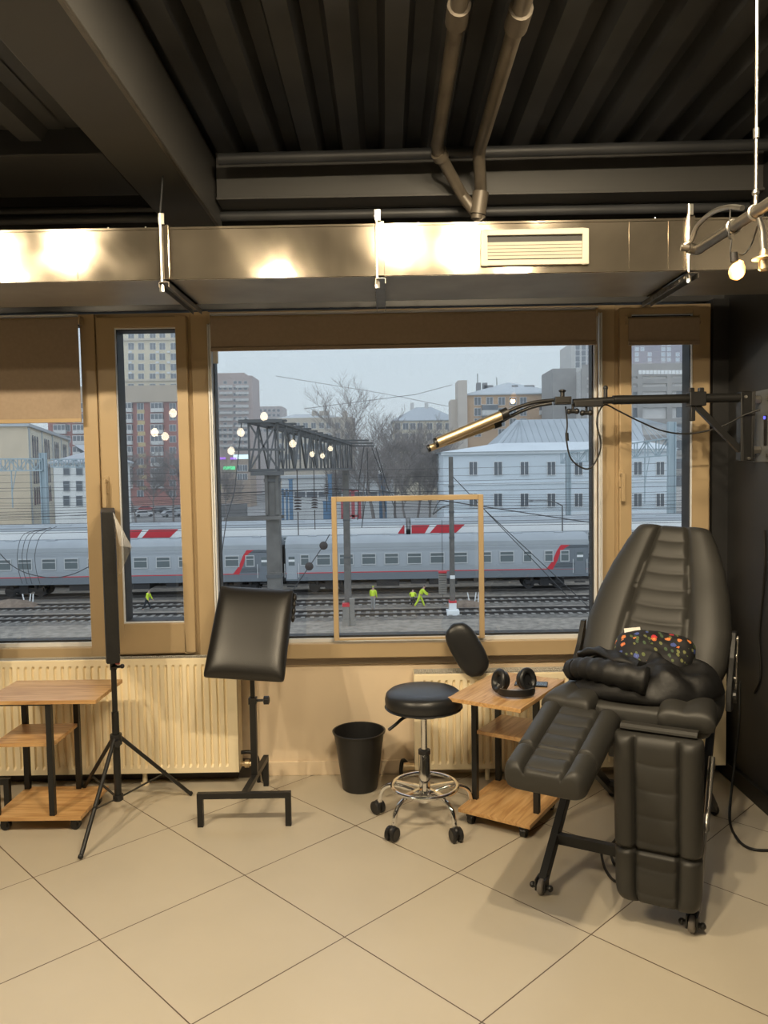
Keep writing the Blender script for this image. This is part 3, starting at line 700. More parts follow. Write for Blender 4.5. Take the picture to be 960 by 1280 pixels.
# scissor frame
for x in (-.265, .27):
    f = MB().bar((x, .0, .035), (x*.93, .80, .64), .030, .042).build('front_leg', B, CH, bevel=.002)
    c = MB(); c.lathe([(.0,-.011),(.024,-.011),(.029,-.006),(.029,.006),(.024,.011),(.0,.011)], (x, -.012, .029), Matrix.Rotation(PI/2, 3, 'Y'), 22); c.build('caster_wheel', M['wheel'], f, smooth=40)
    c = MB(); c.cyl((x-.036, -.012, .030), (x+.036, -.012, .030), .009).b2((x-.020, -.03, .018), (x-.014, .02, .062)).b2((x+.014, -.03, .018), (x+.020, .02, .062)); c.ball((x-.034, -.012, .03), .012, 10).ball((x+.034, -.012, .03), .012, 10); c.build('caster_fork', B, f)
    f = MB().bar((x*.86, 1.0, .030), (x*.86, .10, .60), .028, .040).build('rear_leg', B, CH, bevel=.002)
    c = MB(); c.ball((x*.86, 1.0, .024), (.022, .03, .024), 12); c.build('foot', M['black_plastic'], f, smooth=50)
    MB().b2((x*.93-.014, .06, .59), (x*.93+.014, .86, .63)).build('seat_rail', B, CH, bevel=.002)
MB().bar((-.262, .155, .150), (.262, .155, .150), .030, .04).build('cross_bar', B, CH, bevel=.002)
MB().bar((-.235, .88, .115), (.24, .88, .115), .026).build('cross_bar', B, CH, bevel=.002)
MB().bar((-.24, .10, .61), (.24, .10, .61), .03).bar((-.24, .55, .61), (.24, .55, .61), .03).build('seat_frame', B, CH)
MB().b2((-.06, .18, .50), (.06, .30, .62)).cyl((.0, .24, .22), (.0, .24, .50), .022).build('actuator', M['black_plastic'], CH, bevel=.004)
MB().cyl((.285, .04, .05), (.285, .40, .48), .007).cyl((.285, .22, .265), (.285, .40, .48), .012).build('gas_strut', M['steel'], CH, smooth=40)
for x in (-.262, .33):
    h = MB(); s_ = -1 if x < 0 else 1
    h.prism([(x, .42, .66), (x, .52, .64), (x, .60, .80), (x, .655, .93), (x, .62, .93), (x, .55, .84), (x, .45, .75)], (s_*.02, 0, 0)); h.cyl((x-.005, .50, .70), (x+s_*.034, .50, .70), .026)
    hg = h.build('hinge_plate', B, CH, bevel=.003)
    for z, y in ((.90, .632), (.84, .595), (.76, .545)): MB().cyl((x+s_*.018, y, z), (x+s_*.026, y, z), .007).build('bolt', M['steel'], hg)
MB().prism([(.345, .60, .70), (.345, .63, .69), (.345, .70, .90), (.345, .675, .905)], (.008, 0, 0)).build('lever', M['conduit'], CH)
for k in range(2): pass
CHL = V((.80, 2.78, 0)); CHA = math.radians(-28.7); CHR = Matrix.Rotation(CHA, 3, 'Z')
CH.location = CHL; CH.rotation_euler = (0, 0, CHA)
def ch(x, y, z): return CHR @ V((x, y, z)) + CHL

# ------------------------------------------------------------------ jacket and flowered bag on the seat
def heap(fn, nr=30, na=72, o=V((0,0,0)), X=V((1,0,0)), Y=V((0,1,0)), base=0.0):
    m = MB(); vs = [o+V((0,0,fn(0, 0)))]; fs = []
    return m
def cloth_blob(outline, height, seed, fold=.02, ffreq=9, nr=26, na=90, flat=.012):
    "outline(a) -> radius vector; height(r, a) -> z"
    m = MB(); vs = []; fs = []
    for j in range(nr+1):
        r = j/nr
        for k in range(na):
            a = 2*PI*k/na; p = outline(a)*r; h = height(r, a)
            q = V((p.x*ffreq, p.y*ffreq*1.6, seed))
            n_ = NZ.noise(q)+.5*NZ.noise(q*2.3)+.35*(1-2*abs(NZ.noise(q*1.3+V((5,2,1)))))
            h += fold*n_*min(1, 4*(1-r)+.12)
            vs.append(V((p.x, p.y, max(h, .006*(1-r)+.002))))
    for j in range(nr):
        for k in range(na):
            l = (k+1) % na; fs.append((j*na+k, j*na+l, (j+1)*na+l, (j+1)*na+k))
    o = len(vs)
    for k in range(na): a = 2*PI*k/na; p = outline(a)*.97; vs.append(V((p.x, p.y, -flat)))
    for k in range(na): l = (k+1) % na; fs.append((nr*na+k, nr*na+l, o+l, o+k))
    fs.append(tuple(o+k for k in range(na-1, -1, -1)))
    return vs, fs
def sup(a, rx, ry, e=2.6):
    c, s = math.cos(a), math.sin(a); return V((math.copysign(abs(c)**(2/e), c)*rx, math.copysign(abs(s)**(2/e), s)*ry, 0))
# the seat surface is uneven; jacket sits on it
jo = (.045, .270)
jz = .758
jk = empty('jacket', ch(jo[0], jo[1], jz), 'black jacket crumpled in a heap on the seat of the reclining chair', 'jacket')
def jout(a): return sup(a, .272*(1+.06*math.sin(3*a+1)+.04*math.sin(5*a)), .185*(1+.05*math.sin(4*a+2)))
def jh(r, a):
    x = math.cos(a)*r; y = math.sin(a)*r
    return (.115+.020*x+.02*y)*max(0, 1-r**2.6)**.55 + .012*math.sin(9*x+4*y)
vs, fs = cloth_blob(jout, jh, 3.3, .026, 8)
m = MB(); m.add([ch(v.x+jo[0], v.y+jo[1], v.z+jz) for v in vs], fs); m.build('body', M['cloth'], jk, smooth=80)
m = MB()  # sleeve with open cuff at the left
sp = smoothpath([ch(.10, .10, .83), ch(-.03, .10, .845), ch(-.13, .15, .840), ch(-.205, .20, .815)], 8); rr_ = [.050-.012*(i/(len(sp)-1))+.004*math.sin(i*1.7) for i in range(len(sp))]
m.tube(sp, rr_, 16); m.build('sleeve', M['cloth'], jk, smooth=80)
m = MB(); ce = sp[-1]; t_ = (sp[-1]-sp[-2]).normalized(); m.tube([ce-t_*.03, ce-t_*.012, ce, ce+t_*.004, ce, ce-t_*.02], [.040, .042, .041, .034, .028, .024], 16); m.build('cuff', M['cloth'], jk, smooth=80)
m = MB(); sp = smoothpath([ch(-.20, .36, .845), ch(-.13, .30, .876), ch(-.03, .25, .868), ch(.06, .20, .86)], 8)
rings = []
for i, p in enumerate(sp):
    tt = (sp[min(i+1, len(sp)-1)]-sp[max(i-1, 0)]).normalized(); s_ = tt.cross(V((0,0,1))).normalized(); w = .034+.012*math.sin(i*.5)
    rings.append([p+s_*(w*math.cos(q))+V((0,0,.016*math.sin(q)+.004*math.sin(3*q+i))) for q in [2*PI*k/16 for k in range(16)]])
m.loft(rings); m.build('collar', M['cloth'], jk, smooth=80)

def flower_mat():
    m = mat('black fabric printed with small flowers', (.008,.008,.009), .7); N = m.node_tree.nodes; L = m.node_tree.links; p = N['Principled BSDF']
    tc = N.new('ShaderNodeTexCoord')
    def layer(scale, thr, cols, prev, stretch=None, off=(0,0,0), dist=.0):
        mp = N.new('ShaderNodeMapping'); mp.inputs['Location'].default_value = off
        if stretch: mp.inputs['Scale'].default_value = stretch; mp.inputs['Rotation'].default_value = (.3, .4, .8)
        L.new(tc.outputs['Object'], mp.inputs['Vector'])
        src = mp.outputs['Vector']
        if dist:
            nz = N.new('ShaderNodeTexNoise'); nz.inputs['Scale'].default_value = 90; L.new(src, nz.inputs['Vector'])
            sc = N.new('ShaderNodeVectorMath'); sc.operation = 'SCALE'; sc.inputs['Scale'].default_value = dist; L.new(nz.outputs['Color'], sc.inputs[0])
            ad = N.new('ShaderNodeVectorMath'); L.new(src, ad.inputs[0]); L.new(sc.outputs[0], ad.inputs[1]); src = ad.outputs[0]
        v = N.new('ShaderNodeTexVoronoi'); v.inputs['Scale'].default_value = scale; L.new(src, v.inputs['Vector'])
        lt = N.new('ShaderNodeMath'); lt.operation = 'LESS_THAN'; lt.inputs[1].default_value = thr; L.new(v.outputs['Distance'], lt.inputs[0])
        sep = N.new('ShaderNodeSeparateColor'); L.new(v.outputs['Color'], sep.inputs['Color'])
        r = N.new('ShaderNodeValToRGB'); r.color_ramp.interpolation = 'CONSTANT'; e = r.color_ramp.elements
        e[0].position = 0; e[0].color = (*cols[0], 1); e[1].position = 1/len(cols); e[1].color = (*cols[1], 1)
        for k in range(2, len(cols)): x = e.new(k/len(cols)); x.color = (*cols[k], 1)
        L.new(sep.outputs[0], r.inputs['Fac'])
        mx = N.new('ShaderNodeMix'); mx.data_type = 'RGBA'; L.new(lt.outputs[0], mx.inputs['Factor'])
        if prev is None: mx.inputs['A'].default_value = (.008,.008,.009,1)
        else: L.new(prev, mx.inputs['A'])
        L.new(r.outputs['Color'], mx.inputs['B']); return mx.outputs['Result']
    g = layer(30, .34, [(.10,.13,.04), (.16,.17,.06), (.008,.008,.009), (.06,.10,.05)], None, (2.0,.8,1.6), (.3,.1,0))
    f = layer(27, .30, [(.60,.16,.05), (.55,.03,.05), (.65,.22,.06), (.008,.008,.009), (.06,.09,.30)], g, None, (0,.2,.1), .012)
    f = layer(27, .11, [(.75,.45,.12), (.65,.10,.08), (.80,.50,.15), (.10,.13,.04), (.10,.14,.45)], f, None, (0,.2,.1), .012)
    L.new(f, p.inputs['Base Color']); return m
bo = (.085, .395); bz = .80
bg = empty('flowered_bag', ch(bo[0], bo[1], bz), 'black cloth bag printed with red and orange flowers, on top of the jacket', 'bag')
Rb = CHR @ Matrix.Rotation(math.radians(34), 3, 'X')
def bout(a): return sup(a, .150*(1+.05*math.sin(3*a+.5)), .108, 3.2)
def bh_(r, a): return .052*max(0, 1-r**2.4)**.55 + .022
vs, fs = cloth_blob(bout, bh_, 9.1, .010, 9, flat=.03)
bc_ = ch(bo[0]-.01, bo[1]-.055, .862)
m = MB(); m.add([bc_ + Rb @ v for v in vs], fs); m.build('body', flower_mat(), bg, smooth=80)
tg = MB(); tg.box(bc_+Rb @ V((-.085, .082, .052)), (.062, .036, .0015), Rb @ Matrix.Rotation(.25, 3, 'Z')); tg.build('tag', mat('white paper tag', (.75,.72,.66), .7), bg)

# ------------------------------------------------------------------ lamp on a wall arm
AY = 3.66
wl = empty('wall_lamp', (XR, AY, 1.75), 'black swing arm wall lamp with two slim brass light bars reaching across the window', 'lamp')
zt, zb_ = az(931, 491, AY), az(931, 578, AY)
MB().b2((XR-.008, AY-.10, zb_), (XR, AY+.075, zt+.01)).build('wall_plate', M['grey_metal'], wl, bevel=.002)
for y in (AY-.08, AY+.055):
    for z in (zt-.03, zb_+.03): MB().cyl((XR-.016, y, z), (XR-.006, y, z), .011, seg=6).build('bolt', M['steel'], wl)
x0, x1 = ax(923, 540, AY), ax(940, 540, AY); z0, z1 = az(880, 577, AY), az(880, 491, AY)
br = MB(); br.b2((x0, AY-.025, z0), (x0+.012, AY+.025, z1)).b2((x0+.012, AY+.019, z0), (x1, AY+.025, z1)).b2((x0+.012, AY-.025, z0), (x1, AY-.019, z1)).b2((x1-.012, AY-.025, z0), (x1, AY+.025, z1))
br.build('bracket', M['black_metal'], wl, bevel=.003)
for z in (z1-.035, z0+.05): MB().cyl((x1-.01, AY, z), (XR-.006, AY, z), .009).cyl((x1, AY, z), (x1+.016, AY, z), .020, seg=6).cyl((XR-.03, AY, z), (XR-.012, AY, z), .018, seg=6).build('mounting_bolt', M['steel'], wl)
for px, py in ((932, 496), (936, 573)): q = at(px, py, AY-.026); MB().cyl(q+V((0,.002,0)), q+V((0,-.006,0)), .007).build('bolt', M['steel'], wl)
a = at(925, 497, AY); b = at(766, 500, AY); c = at(716, 503, AY)
MB().cyl(a, b, .021).build('arm', M['black_metal'], wl, smooth=40)
MB().cyl(b+V((.03,0,0)), c, .016).build('inner_arm', M['black_metal'], wl, smooth=40)
q = at(870, 499, AY)
MB().box(q, (.075, .06, .065)).b2((q.x-.034, AY-.012, q.z+.02), (q.x-.010, AY+.012, q.z+.052)).b2((q.x+.010, AY-.012, q.z+.02), (q.x+.034, AY+.012, q.z+.052)).box(q+V((-.018, 0, -.06)), (.022, .03, .08)).build('sliding_clamp', M['black_plastic'], wl, bevel=.004)
MB().bar(q+V((.0, 0, -.03)), at(925, 563, AY), .026, .030, (0,1,0)).build('brace', M['black_metal'], wl, bevel=.002)
q = at(757, 497, AY); MB().cyl(q+V((0,0,.0)), q+V((0,0,.04)), .009).ball(q+V((0,0,.044)), .012, 10).build('clamp_knob', M['black_plastic'], wl, smooth=40)
q = at(703, 501, AY)
MB().box(q, (.075, .045, .036)).cyl(q+V((.0,0,.01)), q+V((.0,0,.045)), .010).ball(q+V((0,0,.045)), (.018,.018,.008), 12).b2((q.x-.035,q.y-.026,q.z-.012),(q.x+.03,q.y-.02,q.z+.012)).build('joint', M['black_plastic'], wl, bevel=.003)
q = at(735, 505, AY); MB().box(q, (.13, .04, .026)).build('joint', M['black_plastic'], wl, bevel=.003)
for px, py in ((716, 513), (733, 515)):
    q = at(px, py, AY); MB().cyl(q+V((0,0,.03)), q, .006).cyl(q+V((-.020,0,-.004)), q+V((.020,0,-.004)), .010).ball(q+V((-.018,0,-.004)), .014, 10).ball(q+V((.018,0,-.004)), .014, 10).build('wing_knob', M['black_plastic'], wl, smooth=40)
GL = [((692, 500), (668, 503), (645, 510), (626, 519)), ((690, 504), (668, 508), (645, 517), (621, 530))]
LP = [((627, 519), (546, 553), .0225), ((618, 531), (537, 560), .0165)]
for k in range(2):
    dy = -.02 if k == 0 else .028
    MB().tube(smoothpath([at(x, y, AY+dy*i/3) for i, (x, y) in enumerate(GL[k])], 6), .0085, 10).build('gooseneck', M['black_plastic'], wl, smooth=50)
    (p0_, p1_, rad) = LP[k]; p0_ = at(*p0_, AY+dy); p1_ = at(*p1_, AY+dy-.03); d = (p1_-p0_).normalized()
    bar_ = MB().cyl(p0_, p1_, rad, seg=26).build('light_bar', M['brass'], wl, smooth=40)
    MB().cyl(p0_-d*.030, p0_+d*.004, rad*1.18, seg=22).build('end_cap', M['black_plastic'], bar_, smooth=40)
    MB().cyl(p1_-d*.002, p1_+d*.010, rad*1.04, seg=22).build('end_cap', M['black_plastic'], bar_, smooth=40)
cab = smoothpath([at(707, 508, AY+.02), at(709, 530, AY+.02), at(708, 548, AY+.02), at(713, 572, AY+.02), at(726, 584, AY+.02), at(738, 585, AY+.02), at(748, 570, AY+.02), at(751, 553, AY+.02), at(746, 530, AY+.02), at(749, 514, AY+.03), at(757, 506, AY+.03), at(772, 513, AY+.03), at(800, 527, AY+.04), at(830, 539, AY+.05), at(862, 542, AY+.05), at(900, 534, AY+.02), at(930, 519, AY-.03), at(950, 512, AY-.06)], 6)
MB().tube(cab, .0038, 8).build('cable', M['rubber_cable'], wl, smooth=60)
MB().cyl(at(708.5, 541, AY+.02), at(709, 551, AY+.02), .008, seg=10).build('cable_plug', M['black_plastic'], wl, smooth=40)
MB().b2((XR-.014, AY-.065, az(953, 557, AY)), (XR-.007, AY-.045, az(953, 520, AY))).build('cable_clip', M['black_plastic'], wl)
MB().cyl((XR-.018, AY-.055, az(953, 523, AY)), (XR-.010, AY-.055, az(953, 523, AY)), .007).build('indicator', mat('blue indicator', (.03,.03,.3), .3, emit=(.1,.1,1), es=2), wl)

# cables on the right wall and the floor
pts = [V((XR-.006, y, z)) for y, z in ((3.62, 1.30), (3.61, 1.15), (3.63, .98), (3.66, .80), (3.64, .62), (3.70, .52))]
tag(MB().tube(smoothpath(pts), .005, 8).build('wall_cable', M['rubber_cable'], smooth=60), 'black cable hanging down the dark wall behind the reclining chair', 'cable')
p = [at(905, 905, 3.86), onz(908, 985, .10), onz(910, 1010, .02), onz(917, 1040, .006), onz(930, 1056, .006), onz(950, 1062, .006), onz(975, 1062, .006)]
tag(MB().tube(smoothpath([V((XR-.03, 3.80, .55)), V((XR-.06, 3.74, .35)), V((XR-.11, 3.68, .14)), onz(912, 1022, .008), onz(920, 1046, .006), onz(936, 1060, .006), onz(960, 1063, .006), onz(990, 1060, .006)], 8), .006, 8).build('floor_cable', M['rubber_cable'], smooth=60), 'black cable curving over the floor at the right edge, by the dark wall', 'cable')
tag(MB().tube(smoothpath([ch(0, .24, .225), ch(-.05, .20, .15), onz(752, 1060, .05), onz(756, 1085, .006), onz(770, 1102, .006), onz(790, 1098, .006), onz(800, 1078, .006), onz(785, 1055, .006), onz(765, 1058, .006), onz(768, 1080, .006), onz(790, 1090, .006), onz(830, 1080, .006)], 8), .0055, 8).build('floor_cable', M['rubber_cable'], smooth=60), 'black cable looping on the floor under the reclining chair', 'cable')

# ------------------------------------------------------------------ conduit, rod and bulb at the upper right
p0 = at(874, 311, 2.52); p1 = at(962, 254, 2.04); d = (p1-p0).normalized(); p2 = p0+d*1.6
cn = empty('conduit', p0, 'thick grey steel conduit at the upper right pointing towards the viewer', 'conduit')
MB().cyl(p0, p2, .0155).build('tube', M['conduit'], cn, smooth=40)
MB().tube(smoothpath([p0+d*.01, p0-d*.012+V((-.004,0,0)), p0+V((-.03, .01, .006))]), .0165, 12).cyl(p0+V((-.03,.01,.006)), p0+V((-.052,.012,.010)), .011).build('elbow', M['conduit'], cn, smooth=40)
q = at(935, 264, 2.2)
MB().tube(smoothpath([p0+V((-.05,.012,.010)), at(864, 300, 2.52), at(872, 282, 2.48), at(890, 266, 2.40), at(910, 259, 2.32), at(928, 260, 2.24)], 8), .0075, 10).build('flexible_hose', M['steel'], cn, smooth=50)
f = p0+d*.40
MB().tube([f+V((.018*math.cos(2*PI*k/20), 0, .018*math.sin(2*PI*k/20))) for k in range(20)], .0045, 6, True).cyl(f+V((0,0,.018)), f+V((0,0,.045)), .006).ball(f+V((0,0,.05)), .010, 10).build('clamp', M['steel'], cn, smooth=40)
f2 = p0+d*.26
MB().tube([f2+V((.018*math.cos(2*PI*k/20), 0, .018*math.sin(2*PI*k/20))) for k in range(20)], .004, 6, True).build('clamp', M['steel'], cn, smooth=40)
q = at(931, 262, f.y)
tag(MB().cyl((f.x, f.y, f.z+.045), (f.x, f.y, ZC-.005), .0045, seg=8).cyl((f.x, f.y, f.z+.19), (f.x, f.y, f.z+.215), .008, seg=8).build('hanger_rod', M['steel'], smooth=40), 'long thin steel rod carrying the grey conduit from the ceiling', 'rod')
def bulb_mat(name, col, s): return mat(name, (.9,.7,.4), .3, emit=col, es=s)
M['warm_bulb'] = bulb_mat('glowing warm bulb', (1, .46, .10), 1.7)
bp = at(921.5, 338, 2.2)
bl = empty('hanging_bulb', bp, 'small glowing amber bulb hanging on two wires below the grey conduit', 'bulb')
MB().lathe([(0, -.026), (.012, -.023), (.020, -.012), (.0215, 0), (.018, .012), (.011, .021), (.009, .026)], bp, Matrix.Rotation(math.radians(20), 3, 'Y'), 20).build('globe', M['warm_bulb'], bl, smooth=60)
sk = bp+V((-.008,0,.036)); MB().cyl(sk+V((.0,0,-.012)), sk+V((-.002,0,.012)), .0105).build('socket', M['black_plastic'], bl, smooth=40)
MB().tube(smoothpath([sk+V((-.002,0,.010)), at(913, 315, 2.2), at(914, 300, 2.2), at(911, 294, 2.2), V((ax(913, 285, 2.2), 2.2, p0.z+.02))]), .0022, 6).tube(smoothpath([sk+V((.003,0,.010)), at(929, 318, 2.2), at(938, 308, 2.2), at(943, 295, 2.2), at(947, 282, 2.12)]), .0022, 6).build('wire', M['rubber_cable'], bl, smooth=60)
lt = bpy.data.lights.new('bulb_light', 'POINT'); lt.energy = 1.2; lt.color = (1, .55, .2); lt.shadow_soft_size = .02; lo = bpy.data.objects.new('bulb_light', lt); COL.objects.link(lo); lo.location = bp+V((0, -.03, -.035))
fx = at(955, 322, 2.1)
lf = empty('brass_lamp_holder', fx, 'brass coloured lamp holder hanging from a short hose at the right edge', 'lamp')
MB().tube(smoothpath([at(949, 272, 2.1), at(953, 288, 2.1), at(954, 305, 2.1), at(955, 317, 2.1)]), .0075, 10).build('hose', M['steel'], lf, smooth=50)
MB().lathe([(.009, .02), (.012, .012), (.012, .004), (.028, .0), (.030, -.004), (.014, -.008), (.013, -.03), (.009, -.034), (.006, -.034)], fx, None, 22).build('socket', M['brass'], lf, smooth=40)

# ------------------------------------------------------------------ ceiling spotlights (above the frame), an added fill row and bulbs further back in the room
M['lens'] = mat('lit spotlight lens', (.9,.8,.6), .3, emit=(1,.80,.52), es=60)
def spot(x, y, z, power, label, aim=(0,.25,-1)):
    s = empty('ceiling_spotlight', (x, y, ZC), label, 'spotlight', 'ceiling spotlights')
    d = V(aim).normalized(); R = d.to_track_quat('-Z', 'Y').to_matrix(); c = V((x, y, z))
    MB().lathe([(.040, .0), (.042, .005), (.042, .05), (.030, .06), (0, .06)], c, R, 22).build('housing', M['black_metal'], s, smooth=40)
    MB().cyl(c-d*.05, (x, y, ZC+.02), .010).build('stem', M['black_metal'], s)
    MB().lathe([(0, -.001), (.037, -.001), (.037, .004), (0, .004)], c, R, 22).build('lens', M['lens'], s)
    l = bpy.data.lights.new('spot_light', 'SPOT'); l.spot_size = math.radians(176); l.spot_blend = .35; l.energy = power; l.color = (1, .82, .56); l.shadow_soft_size = .03
    o = bpy.data.objects.new('spot_light', l); COL.objects.link(o); o.parent = s; o.location = c+d*.030-V((x, y, ZC)); o.rotation_euler = d.to_track_quat('-Z', 'Y').to_euler()
PW = 106
for x, w in ((-2.31, 'leftmost of the middle row'), (-1.85, 'second of the middle row from the left'), (.10, 'third of the middle row from the left'), (.48, 'rightmost of the middle row')):
    spot(x, 1.42, 2.97, PW, 'black ceiling spotlight above the camera, '+w)
for x, w in ((-2.6, 'left'), (-.7, 'middle'), (.9, 'right')):
    spot(x, .6, 2.95, PW*.3, 'unseen fill spotlight added in the rear row of three, '+w)  # rear row added out of view to fill in the window wall
spot(.80, 2.12, 2.97, PW*.4, 'black ceiling spotlight nearest the window, over the reclining chair')
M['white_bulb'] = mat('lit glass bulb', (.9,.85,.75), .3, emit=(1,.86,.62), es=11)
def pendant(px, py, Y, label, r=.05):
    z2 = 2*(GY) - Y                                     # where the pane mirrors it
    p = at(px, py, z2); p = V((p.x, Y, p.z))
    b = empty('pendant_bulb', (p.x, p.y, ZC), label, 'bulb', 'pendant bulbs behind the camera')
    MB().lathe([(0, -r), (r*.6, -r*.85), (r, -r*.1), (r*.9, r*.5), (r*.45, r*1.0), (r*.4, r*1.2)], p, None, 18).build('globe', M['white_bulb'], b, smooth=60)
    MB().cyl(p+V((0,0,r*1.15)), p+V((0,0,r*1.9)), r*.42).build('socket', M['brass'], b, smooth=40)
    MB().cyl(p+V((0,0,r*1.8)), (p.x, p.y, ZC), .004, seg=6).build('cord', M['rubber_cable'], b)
for k, (px, py, Y, r) in enumerate(((301, 541, -1.0, .045), (289, 564, -1.5, .045), (330, 521, -.8, .045), (366, 555, -1.3, .045), (390, 568, -2.4, .035), (403, 570, -2.8, .035), (413, 561, -2.6, .035), (194, 541, -1.0, .045), (207, 546, -1.2, .045), (217, 517, -.9, .045))):
    pendant(px, py, Y, 'glass pendant bulb reflected in the window, ' + ('left of the lattice portal', 'lowest left of the portal', 'above the portal', 'on the portal middle', 'small, first on the portal', 'small, second on the portal', 'small, third on the portal', 'left in the narrow left window', 'lower right in the narrow left window', 'upper right in the narrow left window')[k], r)
# ================================================================== outside
GZ = -8.42; RAIL = GZ+.238
M['ballast'] = mat('gravel ballast', (.24,.215,.18), .95, var=.35, vs=2.2, bump=.8, bs=6, detail=9)
M['asphalt'] = mat('grey yard asphalt', (.23,.23,.225), .9, var=.2, vs=.15, detail=8)
M['rail'] = mat('dark rusty rail', (.055,.05,.048), .5, .3)
M['sleeper'] = mat('concrete sleeper', (.225,.215,.195), .9, var=.1, vs=3)
M['oil'] = mat('dark oily track bed', (.14,.13,.115), .95, var=.4, vs=2.5, detail=8)
M['concrete'] = mat('weathered concrete', (.135,.13,.122), .9, var=.2, vs=2.5, detail=6)
M['lattice'] = mat('weathered dark lattice steel', (.095,.098,.10), .7, var=.15, vs=2)
M['paint_steel'] = mat('pale blue grey painted steel', (.36,.44,.48), .6)
M['wire'] = mat('overhead wire', (.06,.06,.062), .6)
M['train'] = mat('silver grey train paint', (.35,.385,.415), .5)
M['train_roof'] = mat('pale train roof', (.30,.33,.35), .55, var=.06, vs=.6)
M['train_dark'] = mat('dark grey train paint', (.16,.185,.21), .5)
M['train_red'] = mat('red train paint', (.55,.03,.045), .5)
M['train_white'] = mat('white train paint', (.78,.80,.80), .5)
M['under'] = mat('black undercarriage', (.03,.03,.032), .8)
M['win_glass'] = mat('dark building glass', (.10,.12,.14), .15)
M['win_frame'] = mat('white window paint', (.70,.72,.72), .6)
M['train_glass'] = mat('train window glass', (.14,.17,.18), .12)
def struct2(o): o['kind'] = 'structure'; return o
struct2(MB().b2((-150, 4.6, GZ-.3), (150, 84, GZ)).build('ground', M['ballast'], fix=True))
struct2(MB().b2((-400, 84, GZ-.3), (400, 700, GZ)).build('ground.001', M['asphalt'], fix=True))
M['flash'] = mat('grey sill flashing', (.42,.45,.47), .5)
struct2(tag(MB().add([(XW, D+.09, ZS+.06), (XR, D+.09, ZS+.06), (XR, D+.42, ZS+.0), (XW, D+.42, ZS+.0), (XW, D+.09, ZS-.05), (XR, D+.09, ZS-.05), (XR, D+.42, ZS-.08), (XW, D+.42, ZS-.08)], [(0,1,2,3),(7,6,5,4),(0,4,5,1),(2,6,7,3),(1,5,6,2),(3,7,4,0)]).build('trim_5', M['flash'], fix=True), 'grey metal sill flashing outside the windows'))

# ---- tracks
slp = None
def track(Y, label, sleepers, x0=-46, x1=36):
    global slp
    t = empty('railway_track', (0, Y, GZ), label, 'railway track', 'railway tracks')
    MB().loft([[V((x, Y-2.0, GZ+.01)), V((x, Y-1.5, GZ+.055)), V((x, Y+1.5, GZ+.055)), V((x, Y+2.0, GZ+.01))] for x in (x0, x1)], False, False).build('track_bed', M['oil'], t)
    for s in (-.78, .78):
        prof = [(-.07, .06), (.07, .06), (.07, .08), (.012, .10), (.012, .19), (.036, .20), (.036, .235), (-.036, .235), (-.036, .20), (-.012, .19), (-.012, .10), (-.07, .08)]
        MB().loft([[V((x, Y+s+a, GZ+b)) for a, b in prof] for x in (x0, x1)]).build('rail', M['rail'], t)
    if sleepers:
        n = 96 if sleepers == 2 else 96; sp = (sleepers and .62)
        for k in range(n):
            x = -33+k*sp
            if slp is None:
                o = MB().prism([(-.13, -1.35, 0), (.13, -1.35, 0), (.13, 1.35, 0), (-.13, 1.35, 0)], (0, 0, .08)).build('sleeper', M['sleeper'], t); slp = o.data
                for v in slp.vertices: v.co += V((0, Y, GZ))     # back to the sleeper's own centre
                o.location = (x, 0, .03)
            else:
                o = bpy.data.objects.new('sleeper', slp); COL.objects.link(o); o.parent = t; o.location = (x, 0, .03)
    return t
TA, TB, TC, TD = 53.6, 58.2, 63.3, 69.6
track(TA, 'railway track nearest to the windows, empty', 2); track(TB, 'empty railway track between the nearest track and the grey train', 2)
track(TC, 'railway track under the grey sleeping cars', 0); track(TD, 'railway track under the train with the white and red upper band', 0)

# ---- grey sleeping cars
def car_profile(hw, z0, zs, zr, n=9):
    p = [(-hw, z0), (-hw, zs)]
    for k in range(1, n): a = PI - PI*k/n; p.append((hw*math.copysign(abs(math.cos(a))**.75, math.cos(a)), zs+(zr-zs)*abs(math.sin(a))**.8))
    return p + [(hw, zs), (hw, z0)]
def bogie(root, xc, Y):
    b = MB().b2((xc-1.5, Y-1.05, RAIL+.42), (xc+1.5, Y-.85, RAIL+.72)).b2((xc-1.5, Y+.85, RAIL+.42), (xc+1.5, Y+1.05, RAIL+.72)).b2((xc-.35, Y-1.1, RAIL+.3), (xc+.35, Y+1.1, RAIL+.95))
    for s in (-1, 1):
        for q in (-1, 1): b.cyl((xc+s*.95, Y+q*1.0, RAIL+.60), (xc+s*.95, Y+q*1.0, RAIL+.95), .13, seg=10)
    b.build('bogie', M['under'], root)
    for s in (-1.2, 1.2):
        w = MB()
        for q in (-.78, .78): w.cyl((xc+s, Y+q-.06, RAIL+.45), (xc+s, Y+q+.06, RAIL+.45), .45, seg=22)
        w.cyl((xc+s, Y-.8, RAIL+.45), (xc+s, Y+.8, RAIL+.45), .08, seg=10); w.build('wheelset', M['under'], root, smooth=40)
def train_window(me, root, x, y, z):
    o = bpy.data.objects.new('window', me); COL.objects.link(o); o.parent = root; o.location = V((x, y, z))-ORG[root.name]; return o
def win_mesh(name, w, h, fr, gl, t=.05, bar=True, dep=.05):
    m = MB(); m.mat(1).b2((-w/2+t, -dep*.4, -h/2+t), (w/2-t, 0, h/2-t)); m.mat(0)
    rect_frame(m, -w/2, w/2, -h/2, h/2, -dep, .01, t, t, t, t)
    if bar: m.b2((-w/2+t, -dep*.8, h*.12), (w/2-t, 0, h*.12+t*.8)) if bar == 1 else m.b2((-t/2, -dep*.8, -h/2+t), (t/2, 0, h/2-t))
    me = bpy.data.meshes.new(name); me.from_pydata(m.v, [], m.f); me.materials.append(fr); me.materials.append(gl); me.polygons.foreach_set('material_index', m.m); return me
